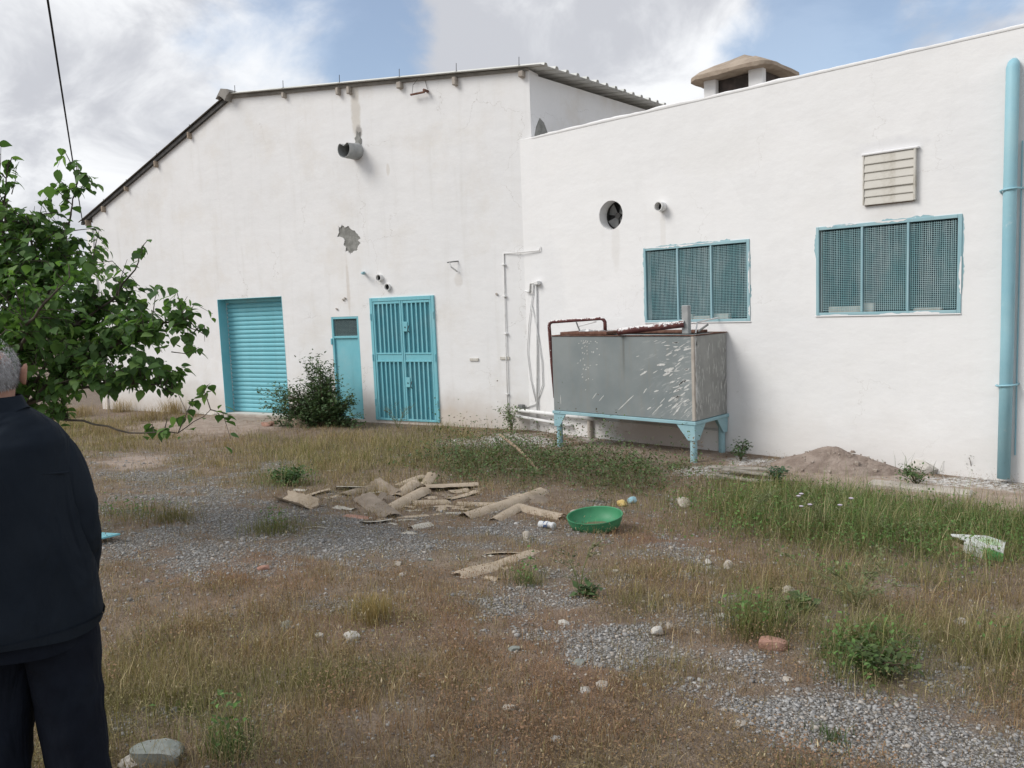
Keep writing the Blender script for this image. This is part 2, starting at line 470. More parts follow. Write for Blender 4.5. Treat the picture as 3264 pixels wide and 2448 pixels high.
M['leaf'] = leafmat('broad_leaf', .42, .65)
M['bushleaf'] = leafmat('small_leaf', .2, .6)
M['grass'] = leafmat('dry_and_green_grass', .2, .8)
t_ = NT('loose_stones'); M['pebble'] = t_.done(t_.bsdf(t_.attr('Col'), .95, 0, .2, t_.bump(t_.noise(60, 3), .3, .004)))

# ------------------------------------------------------------------ terrain
D = 9.918                                        # plane of the long white wall (y)
J0 = Vector((-8.983, 9.918, 0)); DG = Vector((0.972002, 0.234972, 0)); NG = Vector((-0.234972, 0.972002, 0))
GROT = R(13.59)


def walldist(x, y):
    return np.minimum(D-y, -((x-J0.x)*NG.x+(y-J0.y)*NG.y))


def gbase(x, y):
    t = np.clip((walldist(x, y)-1.0)/8.5, 0, 1)
    return .5*t*t*(3-2*t)


def gz(x, y):
    x = np.asarray(x, float); y = np.asarray(y, float)
    w = np.clip((walldist(x, y)+.1)/.6, 0, 1)
    return gbase(x, y)+w*((fbm(x*.9, y*.9, 3, 3)-.5)*.06+(fbm(x*5, y*5, 8, 3)-.5)*.025)


def gzf(x, y): return float(gz(np.array([x]), np.array([y]))[0])


def blobs(x, y, L):
    """largest weight of a list of ground patches (cx,cy,vx,vy,ra,rb,w)"""
    out = np.zeros_like(x)
    for (cx, cy, vx, vy, ra, rb, w) in L:
        dx = x-cx; dy = y-cy
        a = (dx*vx+dy*vy)/ra; b = (-dx*vy+dy*vx)/rb
        out = np.maximum(out, w*np.exp(-.7*(a*a+b*b)))
    return out


GRAVEL = [(-6.43,3.13,-0.899,0.438,1.20,0.99, 1), (-9.84,3.86,-0.931,0.365,1.61,0.62, .8), (-5.00,3.58,-0.813,0.582,0.68,0.86, 1), (-4.41,4.45,-0.703,0.711,0.62,0.56, .95),
          (-3.06,3.41,-0.667,0.745,0.48,0.30, .9), (-2.36,3.27,-0.585,0.811,0.30,0.36, 1), (-1.85,3.36,-0.482,0.876,0.30,0.43, 1.05), (-1.32,3.18,-0.384,0.923,0.33,0.51, 1.1),
          (-0.86,3.31,-0.251,0.968,0.33,0.44, 1.1), (-2.35,3.90,-0.516,0.857,0.30,0.16, .75), (-1.26,3.96,-0.302,0.953,0.23,0.36, .6), (-3.32,5.20,-0.539,0.842,0.55,0.50, .6),
          (-9.29,5.34,-0.867,0.498,0.97,0.66, .75), (-3.29,4.01,-0.634,0.773,0.33,0.28, .75), (-0.65,3.24,-0.197,0.980,0.16,0.26, 1), (-4.03,2.56,-0.844,0.536,0.17,0.17, .6),
          (-3.29,1.24,-0.936,0.352,0.13,0.13, .6), (-2.35,4.28,-0.481,0.877,0.29,0.20, .6), (-8.00,3.73,-0.907,0.422,0.92,0.82, .9), (-1.81,2.43,-0.597,0.802,0.09,0.17, .5)]
PALE = [(-14.83,7.58,-0.891,0.455,1.80,1.69, 1.1), (-10.80,4.18,-0.933,0.361,0.98,0.46, .9), (-6.51,9.49,-0.565,0.825,0.95,1.27, 1), (-2.03,9.01,-0.220,0.976,0.54,0.75, 1.2), (-2.77,9.13,-0.290,0.957,0.37,0.81, .8),
        (-3.41,9.26,-0.346,0.938,0.76,1.02, .9), (-14.88,6.85,-0.908,0.418,1.07,0.80, .6), (-4.63,8.93,-0.460,0.888,0.50,0.68, .6)]
RED = [(-3.57,5.51,-0.544,0.839,0.60,0.46, .8), (-2.86,4.82,-0.510,0.860,0.51,0.52, .7), (-2.24,2.88,-0.614,0.789,0.38,0.57, .5), (-3.21,2.92,-0.740,0.673,0.46,0.62, .6), (-4.93,2.64,-0.882,0.472,0.47,0.63, .6)]
LIME = [(-8.57,8.85,-0.696,0.718,0.86,0.87, 1), (-4.96,8.61,-0.499,0.867,0.39,0.46, .9), (-2.17,9.65,-0.220,0.976,0.28,0.65, 1.1), (-4.53,9.49,-0.431,0.902,0.35,0.53, .7), (-7.45,9.75,-0.607,0.795,0.50,1.07, .6), (-3.24,9.66,-0.318,0.948,0.26,0.49, .4)]
GREEN = [(-2.65,7.32,-0.341,0.940,1.37,1.40, 1.25), (-1.77,7.86,-0.219,0.976,1.29,0.82, 1.25), (-3.02,9.95,-0.290,0.957,0.54,0.55, .8), (-7.81,4.64,-0.860,0.511,0.58,0.41, .8),
         (-2.03,4.12,-0.442,0.897,0.38,0.20, .7), (-1.38,4.00,-0.326,0.945,0.38,0.21, .9), (-3.17,1.19,-0.936,0.351,0.16,0.11, .5), (-3.87,7.45,-0.461,0.888,0.82,0.67, .6), (-2.87,1.36,-0.903,0.430,0.17,0.11, .7), (-2.08,5.31,-0.364,0.931,0.50,0.51, .5),
         (-7.29,2.78,-0.934,0.357,0.47,0.41, .6), (-5.98,3.35,-0.872,0.489,0.29,0.23, .7), (-3.50,3.78,-0.679,0.734,0.15,0.09, .8), (-0.91,4.67,-0.191,0.982,0.32,0.22, .6)]
DARKG = [(-6.53,7.74,-0.644,0.765,1.35,1.61, 1), (-7.73,7.70,-0.709,0.705,1.18,0.77, 1), (-5.43,7.44,-0.590,0.808,0.87,0.70, .9)]
TALL = [(-18.67,6.62,-0.942,0.334,2.42,1.75, 1), (-16.86,5.03,-0.958,0.286,2.41,1.24, .9), (-13.43,4.94,-0.939,0.345,1.54,1.05, .7), (-9.38,6.56,-0.819,0.573,2.19,1.78, 1), (-9.40,8.34,-0.748,0.664,1.33,1.17, 1), (-11.69,6.42,-0.877,0.481,1.57,0.74, .6), (-3.68,1.34,-0.940,0.342,0.82,0.46, .55), (-3.64,2.60,-0.813,0.582,0.20,0.16, .8), (-1.71,5.11,-0.317,0.948,1.00,0.76, .5),
        (-2.21,7.83,-0.272,0.962,1.16,1.11, .85), (-3.22,1.82,-0.870,0.492,0.69,0.38, .45), (-2.62,4.13,-0.535,0.845,0.39,0.34, .5)]


def layout(x, y):
    n1 = fbm(x*1.6, y*1.6, 21, 4); n2 = fbm(x*5, y*5, 31, 3)
    n3 = fbm(x*13, y*13, 41, 2)
    gv = np.clip((blobs(x, y, GRAVEL)+(n1-.5)*1.2+(n2-.5)*1.3+(n3-.5)*.7-.36)*1.9, 0, 1)
    pl = np.clip((blobs(x, y, PALE)+(n1-.5)*.7+(n2-.5)*.4-.42)*3.5, 0, 1)
    clear = np.where(x > -5.0, np.clip((walldist(x, y)-1.25+(n2-.5)*.8)*1.6, 0, 1), 1.0)   # bare strip along the foot of the wall
    gn = np.clip((blobs(x, y, GREEN)+(n2-.5)*.8-.2)*1.6, 0, 1)*clear
    dk = np.clip((blobs(x, y, DARKG)+(n2-.5)*.6-.3)*2.2, 0, 1)
    tl = np.clip(blobs(x, y, TALL)+(n2-.5)*.5, 0, 1)*clear
    rd = np.clip(blobs(x, y, RED)+(n1-.5)*.8, 0, 1)
    lm = np.clip((blobs(x, y, LIME)+(n2-.5)*1.0-.35)*2.5, 0, 1)
    return gv, pl, gn, dk, tl, rd, lm


def axis(a, b, step, far):
    core = np.arange(a, b+1e-6, step); out = []; s = step; p = b
    while p < far: s *= 1.45; p += s; out.append(p)
    lo = []; s = step; p = a
    while p > -far: s *= 1.45; p -= s; lo.append(p)
    return np.array(lo[::-1]+list(core)+out)


gx = axis(-21, 4, .085, 900); gy = axis(-1.5, 10.4, .085, 900)
X, Y = np.meshgrid(gx, gy)
x1, y1 = X.ravel(), Y.ravel()
Zg = gz(x1, y1)
gv, pl, gn, dk, tl, rd, lm = layout(x1, y1)
near = (x1 > -21.5) & (x1 < 4.5) & (y1 > -2) & (y1 < 10.5)
gv[~near] = .2; lm[~near] = 0
nx, ny = len(gx), len(gy)
ii, jj = np.meshgrid(np.arange(nx-1), np.arange(ny-1)); b0 = (jj*nx+ii).ravel()
loops = np.stack([b0, b0+1, b0+nx+1, b0+nx], 1).ravel()

t = NT('ground_soil')
obj_v = t.map(src='Object')
soil = t.mix(t.rng(t.noise(7, 6, .65), .3, .7), (.17, .13, .098), (.25, .198, .152))
soil = t.mix(t.math('MULTIPLY', t.attr('red', True), .7), soil, (.20, .115, .08))
vc = t.voro(75, None, 'F1', 1); vd = t.voro(75)
sepc = t.n.new('ShaderNodeSeparateColor'); t.l.new(vc, sepc.inputs[0])
grav = t.mix(sepc.outputs[0], (.21, .205, .195), (.37, .36, .345))
grav = t.mix(t.rng(vd, .3, .65), grav, (.115, .105, .09))
c = t.mix(t.math('ADD', t.attr('gravel', True), t.math('MULTIPLY', t.math('SUBTRACT', t.noise(14, 4, .6), .5), .8), None, True), soil, grav)
pale_c = t.mix(t.rng(t.noise(5, 6, .65), .3, .7), (.30, .235, .19), (.41, .335, .28))
c = t.mix(t.math('ADD', t.attr('pale', True), t.math('MULTIPLY', t.math('SUBTRACT', t.noise(18, 4, .6), .5), .6), None, True), c, pale_c)
lime_f = t.math('MULTIPLY', t.attr('lime', True), t.rng(t.noise(16, 5, .7), .42, .56))
c = t.mix(lime_f, c, (.66, .65, .63))
hh = t.math('ADD', t.math('MULTIPLY', vd, -1.0), t.noise(30, 5, .7))
M['ground'] = t.done(t.bsdf(c, 1.0, 0, .1, t.bump(t.noise(9, 5, .65), .6, .03, t.bump(hh, .8, .012))))
gme = np_mesh('ground', np.stack([x1, y1, Zg], 1), loops, np.arange(len(b0))*4, M['ground'], smooth=True,
              extra={'gravel': gv, 'pale': pl, 'red': rd, 'lime': lm})
tag(obj('ground', gme), kind='structure')

# ------------------------------------------------------------------ buildings
def wall_solid(name, outline, holes, y0, y1, mat, parent):
    """upright slab in local x/z between y0 (front) and y1 (back) with real openings"""
    polys = [[Vector((p[0], p[1], 0)) for p in outline]]+[[Vector((p[0], p[1], 0)) for p in h] for h in holes]
    flat = [p for q in polys for p in q]
    tris = tessellate_polygon(polys)
    n = len(flat)
    vs = [(p.x, y0, p.y) for p in flat]+[(p.x, y1, p.y) for p in flat]
    fs = [tuple(q) for q in tris]+[tuple(i+n for i in q)[::-1] for q in tris]
    b = 0
    for q in polys:
        m = len(q)
        for i in range(m): fs.append((b+i, b+(i+1) % m, b+(i+1) % m+n, b+i+n))
        b += m
    mb = MB(); mb.add(vs, fs)
    return mb.build(name, mat, parent)


def rect(x0, x1, z0, z1): return [(x0, z0), (x1, z0), (x1, z1), (x0, z1)]
def circ(x, z, r, n=28, j=0): return [(x+(r+random.uniform(-j, j))*math.cos(2*math.pi*i/n), z+(r+random.uniform(-j, j))*math.sin(2*math.pi*i/n)) for i in range(n)]
def rough_line(x0, z0, x1, z1, step=.12, j=.008):
    n = max(2, int(math.hypot(x1-x0, z1-z0)/step))
    return [(x0+(x1-x0)*i/n, z0+(z1-z0)*i/n+(random.uniform(-j, j) if 0 < i < n else 0)) for i in range(n)]


# ---- warehouse with the gable
wh = empty('gable_warehouse', J0, GROT)
tag(wh, 'tall whitewashed warehouse with low gable roof, turquoise shutter and gates', 'warehouse')
UL, UR, UA, ZL, ZR, ZA = -11.74, 0.22, -6.62, 4.42, 5.86, 6.49
SH = (-7.43, -5.56, .05, 2.47)                   # shutter opening
GT = (-3.27, -1.87, .06, 2.325)                  # double gate
SD = (-4.29, -3.61, .05, 2.02)                   # side door
cp = [(-3.960,3.738),(-3.919,3.683),(-3.868,3.747),(-3.815,3.691),(-3.723,3.718),(-3.671,3.654),(-3.573,3.612),(-3.512,3.539),(-3.451,3.467),(-3.498,3.428),(-3.458,3.374),(-3.518,3.318),(-3.534,3.251),(-3.625,3.231),(-3.708,3.185),(-3.760,3.240),(-3.839,3.245),(-3.799,3.320),(-3.863,3.376),(-3.834,3.452),(-3.909,3.518),(-4.010,3.543),(-3.948,3.607)]
patch = []
for i in range(len(cp)):
    a = cp[i]; b = cp[(i+1) % len(cp)]
    for q in range(3): patch.append((a[0]+(b[0]-a[0])*q/3+random.uniform(-.012, .012), a[1]+(b[1]-a[1])*q/3+random.uniform(-.012, .012)))
outline = [(UL, -.4), (UR, -.4)]+[(UR, ZR)]+rough_line(UR, ZR, UA, ZA, .3, .006)[1:]+rough_line(UA, ZA, UL, ZL, .3, .006)
wall_solid('wall', outline, [rect(*SH), rect(*SD), rect(*GT), patch], 0, .32, M['gable'], wh)
EV = Vector((.177, .984, 0))                     # run of the eaves, back from the gable
def side(name, u0, ztop, mat, L=13.5, sgn=-1):
    a = Vector((u0, .012, 0)); b = a+EV*L; nrm = Vector((EV.y, -EV.x, 0))*.28*sgn
    mb = MB(); q = [a, b, b+nrm, a+nrm]
    mb.add([(p.x, p.y, -.4) for p in q]+[(p.x, p.y, ztop) for p in q], [(0,1,2,3),(4,5,6,7),(0,1,5,4),(1,2,6,5),(2,3,7,6),(3,0,4,7)])
    return mb.build(name, mat, wh)
side('wall', UR+.004, 5.80, M['side'], sgn=-1); side('wall', UL-.004, 4.3, M['side'], sgn=1)
# bare triangle of mortar low on the side wall above the parapet
p0 = Vector((UR+.005, .012, 0))
mb = MB()
tri = [(.02, 4.70), (.62, 4.76), (.42, 4.93), (.33, 5.08), (.22, 5.14), (.12, 4.99)]
nr = Vector((EV.y, -EV.x, 0))*.006
for s_ in (0, 1): mb.v += [tuple(p0+EV*t_+nr*s_+Vector((0, 0, z_))) for t_, z_ in tri]
mb.f += [tuple(range(6)), tuple(range(6, 12))[::-1]]+[(i, (i+1) % 6, (i+1) % 6+6, i+6) for i in range(6)]
mb.build('mortar_patch', M['cement'], wh)


def roof_sheets(u0, z0, u1, z1, mat, rib, pitch, t0, t1, name='roof_sheet', per=3, rw=(.028, .05), joint=.0):
    """profiled sheets lying from (u0,z0) down to (u1,z1), ribs along the fall"""
    t_ = t0; k_ = 0
    while t_ < t1:
        prof = []
        for q in range(per):
            c_ = t_+pitch*(q+.5)
            prof += [(c_-pitch*.5, 0), (c_-rw[1], 0), (c_-rw[0], rib), (c_+rw[0], rib), (c_+rw[1], 0)]
        prof += [(t_+pitch*per-.004, 0)]
        mb = MB(); n = len(prof); lift = random.uniform(0, joint)
        for off in (0, -.006):
            for (u, z) in ((u0, z0), (u1, z1)):
                for (tt, h) in prof:
                    p = EV*tt; mb.v.append((u+p.x, p.y, z+h+off+lift*(1 if u == u1 else .3)))
        for o in (0, 2*n):
            for i in range(n-1): mb.f.append((o+i, o+i+1, o+n+i+1, o+n+i))
        for i in range(n-1):
            mb.f.append((i, i+1, 2*n+i+1, 2*n+i)); mb.f.append((n+i, n+i+1, 3*n+i+1, 3*n+i))
        mb.f.append((0, n, 3*n, 2*n)); mb.f.append((n-1, 2*n-1, 4*n-1, 3*n-1))
        mb.build(name, mat, roof); t_ += pitch*per; k_ += 1


roof = MB().box(UA-.02, UA+.02, .4, 13.0, ZA-.35, ZA-.2).build('roof', M['darkmetal'], wh)
zE = 5.875; uE = .515
roof_sheets(UA-.02, ZA+.065, uE, zE, M['roofsheet'], .045, .2955, -.13, 13.0, joint=.01)
roof_sheets(UA+.0, ZA+.05, UL-.12, ZL+.03, M['fibre'], .03, .18, -.10, 13.0, per=5, rw=(.03, .06), joint=.012)
# dark strips put in as the shade under the verge, and purlin ends
def along(u):
    return (ZA+.06+(u-UA)*(zE-ZA-.065)/(uE-UA)) if u > UA else (ZA+.04+(u-UA)*(ZL+.03-ZA-.05)/(UL-.12-UA))
mb = MB(); mb.prism([(UA+.02, along(UA+.02)-.012), (uE-.30, along(uE-.30)-.012), (uE-.30, along(uE-.30)-.055), (UA+.02, along(UA+.02)-.075)], 'y', -.035, .02)
mb.build('verge_shade', M['fibre'], roof)
mb = MB(); mb.prism([(UL-.08, along(UL-.08)-.01), (UA-.02, along(UA-.02)-.01), (UA-.02, along(UA-.02)-.09), (UL-.08, along(UL-.08)-.07)], 'y', -.06, .02)
mb.build('verge_shade', M['darkmetal'], roof)
for (u, z_) in ((-3.736,6.235), (-3.475,6.176), (-2.328,6.100), (-1.173,6.014), (0.107,5.898), (-5.092,6.387), (-8.988,5.508), (-7.851,5.972), (-10.071,5.057), (-10.956,4.771), (-11.602,4.456)):
    z = along(u)-.06; w = random.uniform(.03, .05) if u > UA else .028
    mb = MB(); mb.bbox(u-w, u+w, -.09, .05, z-random.uniform(.09, .14), z, .012)
    mb.build('purlin_end', M['capstone'] if u < UA else M['concrete'], roof)
for (u, z_) in ((-5.119,6.486), (-3.708,6.313), (-2.341,6.205), (-1.150,6.086), (0.053,6.023), (-6.434,6.603), (-8.978,5.586), (-7.858,6.040), (-10.078,5.129), (-10.963,4.845)):
    z = along(u)+.02; h = .15 if u > UA else .09
    MB().tube([(u-.05, -.02, z+.015), (u-.01, -.02, z+.01), (u, -.02, z+.03), (u+.005, -.02, z+h)], .006, 6).build('hook_bolt', M['darkmetal'], roof)
# broken ridge cap
mb = MB(); mb.prism([(UA-.22, ZA-.02), (UA-.05, ZA+.16), (UA+.14, ZA+.12), (UA+.20, ZA+.06), (UA+.1, ZA+.0), (UA+.04, ZA-.09), (UA-.03, ZA-.02), (UA-.12, ZA+.03)], 'y', -.17, .55)
mb.build('ridge_cap', M['fibre'], roof)
mb = MB(); mb.prism([(UA-.10, ZA-.02), (UA, ZA+.10), (UA+.10, ZA+.05), (UA+.04, ZA+.02), (UA, ZA+.04), (UA-.06, ZA-.03)], 'y', .6, 13.0)
mb.build('ridge_cap', M['fibre'], roof)

# ---- roller shutter
u0, u1, z0, z1 = SH
sh = MB().box(u0+.03, u1-.03, .262, .275, z0+.02, z1-.02).build('roller_shutter', M['turq'], wh)
pitch = .0925
prof = [(.030, 0), (.016, .006), (.006, .02), (0, .045), (.004, .068), (.014, .080), (.022, .086), (.022, .0915), (.030, .0915)]
mb = MB(); mb.prism([(p[0], p[1]) for p in prof], 'x', u0+.004, u1-.004)
slat = mb.mesh('slat', M['turq'])
zz = z0; i = 0
while zz+pitch < z1-.05:
    obj('slat', slat, sh, (0, .225+random.uniform(-.003, .003), zz)); zz += pitch
MB().bbox(u0+.004, u1-.004, .20, .26, z1-.085, z1-.004, .006).build('shutter_box', M['turq'], sh)
# painted reveal
for nm, b in (('door_jamb', (u0-.001, u0+.008, -.004, .215, z0, z1)), ('door_jamb', (u1-.008, u1+.001, -.004, .215, z0, z1)), ('lintel_lining', (u0+.009, u1-.009, -.003, .198, z1-.009, z1+.001))):
    MB().box(*b).build(nm, M['turq'], sh)
MB().bbox(u0-.1, u1+.1, -.05, .33, -.25, z0-.004, .01).build('door_sill', M['concrete'], wh)

# ---- small side door
u0, u1, z0, z1 = SD
sd = MB().box(u0+.03, u1-.03, .035, .06, z0, z1-.40).build('side_door', M['turq'], wh)
for b in ((u0, u0+.045, .0, .05, z0, z1), (u1-.045, u1, .0, .05, z0, z1), (u0+.046, u1-.046, .002, .05, z1-.045, z1)): MB().bbox(*b, .004).build('door_frame', M['turq'], sd)
MB().bbox(u0+.046, u1-.046, .004, .05, z1-.415, z1-.37, .004).build('transom', M['turq'], sd)
MB().box(u0+.047, u1-.047, .08, .09, z1-.37, z1-.045).build('window_pane', M['dark'], sd)
mb = MB(); n = 26
for i in range(n): x_ = u0+.05+(u1-u0-.1)*i/(n-1); mb.box(x_-.002, x_+.002, .030, .034, z1-.37, z1-.046)
for i in range(14): z_ = z1-.365+.315*i/13; mb.box(u0+.047, u1-.047, .034, .038, z_-.002, z_+.002)
mb.build('wire_screen', pm('grey_green_wire', (.22, .32, .33), (.26, .36, .37), 5), sd)
for z_ in (z1-.47, .35): MB().bbox(u0-.03, u0+.006, -.02, .012, z_-.06, z_+.06, .006).build('hinge', M['turq'], sd)

# ---- double barred gate
u0, u1, z0, z1 = GT
dg = MB().box(u0+.02, u1-.02, .030, .04, z0, z1-.02).build('double_gate', M['turq'], wh)
um = (u0+u1)/2-.005; zb0, zb1 = 1.155, 1.325
for b in ((u0-.03, u0+.035, -.03, .028, z0, z1+.02), (u1-.035, u1+.03, -.03, .028, z0, z1+.02), (u0+.036, u1-.036, -.029, .028, z1-.05, z1+.02)):
    MB().bbox(*b, .005).build('gate_frame', M['turq'], dg)
for k_, (a, b) in enumerate(((u0+.04, um-.004), (um+.004, u1-.04))):
    lf = MB().bbox(a, b, -.012, .015, zb0+.03, zb1-.03, .003).build('gate_leaf', M['turq'], dg)
    for q in ((a, a+.035, -.024, .02, z0, z1-.055), (b-.035, b, -.024, .02, z0, z1-.055)): MB().bbox(*q, .004).build('stile', M['turq'], lf)
    for q in ((zb0, zb0+.03), (zb1-.03, zb1), (z1-.10, z1-.056), (z0+.0, z0+.04)): MB().bbox(a+.036, b-.036, -.023, .018, q[0], q[1], .004).build('rail', M['turq'], lf)
    nb = 5
    for i in range(nb):
        x_ = a+.035+(b-a-.07)*(i+1)/(nb+1)
        for (q0, q1) in ((zb1+.001, z1-.101), (z0+.041, zb0-.001)):
            mb = MB(); mb.box(x_-.014, x_+.014, -.020, -.012, q0, q1); mb.box(x_-.004, x_+.004, -.0119, .0295, q0, q1)
            mb.build('bar', M['turq'], lf)
    if k_ == 1:
        for z_ in (1.80, .78):
            lb = MB().bbox(a+.03, a+.125, -.035, .0, z_-.09, z_+.09, .006).build('lock_box', M['turq'], lf)
    for z_ in (2.0, 1.24, .4):
        x_ = a-.05 if k_ == 0 else b+.05
        MB().tube([(x_, -.035, z_-.06), (x_, -.035, z_+.06)], .014, 8).build('hinge', M['turq'], lf)
    if k_ == 1:
        for z_ in (1.76, .74): MB().tube([(a+.16, -.03, z_+.06), (a+.165, -.06, z_+.02), (a+.15, -.06, z_-.03), (a+.165, -.03, z_-.07)], .008, 6).build('bolt', M['darkmetal'], lf)
    for z_ in (1.79, .77): 
        if k_ == 1: MB().tube([(a+.075, -.036, z_), (a+.075, -.041, z_)], .013, 10).build('keyhole', M['dark'], lf)

# ---- bits on the gable wall
u, z = -3.409,5.035
mb = MB(); n = 20; ring = []
def squash(th, y):
    r = .155; x_ = r*math.cos(th); z_ = r*math.sin(th)
    f_ = max(0, min(1, (-.05-y)/.25)); z_ -= f_*.10*math.exp(-((th-math.pi/2)/.5)**2); x_ *= 1-.06*f_
    return (u+x_-.02*f_, y, z+z_)
for y_ in (.0, -.12, -.22, -.30, -.34): mb.v += [squash(2*math.pi*q/n, y_) for q in range(n)]
for y_ in (-.34, -.22, -.12, .0):
    mb.v += [(u+(p[0]-u)*.95, p[1], z+(p[2]-z)*.95) for p in [squash(2*math.pi*q/n, y_) for q in range(n)]]
for i in range(8):
    for q in range(n):
        if i < 7: mb.f.append((i*n+q, i*n+(q+1) % n, (i+1)*n+(q+1) % n, (i+1)*n+q))
dct = smooth_angle(mb.build('air_duct', M['ductgrey'], wh))
MB().lathe([(.0, .0), (.148, .0)], 20).mesh('x', None)
mb = MB(); mb.v = [(u+.149*math.cos(2*math.pi*q/n), -.006, z+.149*math.sin(2*math.pi*q/n)) for q in range(n)]; mb.f = [tuple(range(n))]
mb.build('duct_interior', M['dark'], dct)
mb = MB(); ou = [(-.07, .12), (.02, .10), (.09, .12), (.10, .20), (.06, .26), (.075, .34), (.03, .31), (0, .36), (-.02, .27), (-.06, .24), (-.04, .18)]
mb.prism([(u+.03+a, z+b) for a, b in ou], 'y', -.012, .01); mb.build('broken_render', M['cement'], wh)
wall_solid('cement_patch', [(a, b) for a, b in rect(min(p[0] for p in patch)-.05, max(p[0] for p in patch)+.05, min(p[1] for p in patch)-.05, max(p[1] for p in patch)+.05)], [], .014, .05, M['cement'], wh)
for (u, z, r, L) in ((-3.024,2.710, .058, .07), (-2.853,2.533, .058, .05)):
    st = MB()
    n = 16
    for rr, y_ in ((r+.006, .0), (r+.006, -L), (r-.004, -L), (r-.004, -.004)): st.v += [(u+rr*math.cos(2*math.pi*q/n), y_, z+rr*math.sin(2*math.pi*q/n)) for q in range(n)]
    for i in range(3):
        for q in range(n): st.f.append((i*n+q, i*n+(q+1) % n, (i+1)*n+(q+1) % n, (i+1)*n+q))
    so = smooth_angle(st.build('vent_pipe', M['whitepaint'], wh))
    mb = MB(); mb.v = [(u+(r-.003)*math.cos(2*math.pi*q/n), -.008, z+(r-.003)*math.sin(2*math.pi*q/n)) for q in range(n)]; mb.f = [tuple(range(n))]; mb.build('pipe_mouth', M['dark'], so)
u, z = -3.345,2.812
MB().tube([(u-.06, .0, z+.01), (u-.03, -.09, z), (u+.06, -.16, z-.01)], .026, 10).build('outlet_pipe', M['turq_w'], wh)
u, z = -1.905,5.820
MB().bbox(u-.17, u+.13, -.10, -.07, z-.02, z+.01, .004).build('rusty_bracket', M['rust'], wh, rot=None)
MB().tube([(u+.14, .0, z+.02), (u+.14, -.12, z+.02)], .025, 8).build('bracket_stub', M['rust'], wh)
MB().tube([(u-.14, -.08, z), (u-.13, -.05, z+.16), (u-.02, -.03, z+.27), (u+.10, -.02, z+.24), (u+.15, -.02, z+.05)], .004, 5).build('wire_loop', M['darkmetal'], wh)
u, z = -1.349,2.850
MB().tube([(u-.09, -.14, z+.04), (u-.02, -.10, z+.05), (u+.05, .0, z+.06)], .012, 7).build('wall_hook', M['greyfan'], wh)
MB().tube([(u-.055, -.12, z+.04), (u-.03, -.12, z-.03), (u+.04, -.02, z-.12)], .015, 7).build('wall_hook', M['whitepaint'], wh)
for (u, z) in ((-1.055,1.204), (-0.439,1.228)):
    MB().bbox(u-.09, u+.09, -.02, .0, z-.03, z+.02, .004).build('tile_plate', M['louvre'], wh)
for (u, z) in ((-0.552,2.307), (-3.898,2.361), (-4.122,2.166), (-3.946,2.336)):
    MB().tube([(u, .0, z), (u+.01, -.03, z+.01)], .02, 6).build('wall_plug', M['concrete'], wh)

# thin conduit that climbs at the corner of the two walls and turns right
ax_ = empty('flat_roofed_annex', (0, D, 0))
tag(ax_, 'low whitewashed flat-roofed annex with two meshed windows and chimney', 'annex')

# ---- annex wall with real openings
W1 = (-6.625, -4.985, 1.795, 2.86); W2 = (-4.085, -2.475, 1.85, 2.925)
FX, FZ, FR = -7.20, 3.40, .215
par = rough_line(4.5, 4.79, -9.3, 4.785, .10, .010)
outl = [(-9.3, -.4), (4.5, -.4)]+par+[(-9.3, 4.785)]
wall_solid('wall', outl, [rect(*W1), rect(*W2), circ(FX, FZ, FR, 36, .003)], 0, .28, M['annex'], ax_)
MB().box(-8.4, 4.5, .28, 9, 4.25, 4.45).build('roof_slab', M['concrete'], ax_)
mb = MB(); mb.box(4.22, 4.5, .28, 9, -.4, 4.6); mb.box(-9.2, 4.5, 9.0, 9.28, -.4, 4.6); mb.build('wall', M['annex'], ax_)
# lumpy whitewashed coping
rows = []
mb = MB(); xs = np.arange(-8.72, 4.45, .09)
for x_ in xs:
    h = .012+.05*float(fbm(np.array([x_*3.0]), np.array([1.0]), 5)[0])**1.5
    for (y_, z_) in ((-.004, -.02), (-.012-h*.25, h*.3), (.03, h), (.15, h*1.1), (.27, h*.8), (.285, -.02)): mb.v.append((x_, y_, 4.782+z_))
for i in range(len(xs)-1):
    for q in range(5): mb.f.append((i*6+q, (i+1)*6+q, (i+1)*6+q+1, i*6+q+1))
mb.build('coping', M['annex'], ax_, smooth=True)


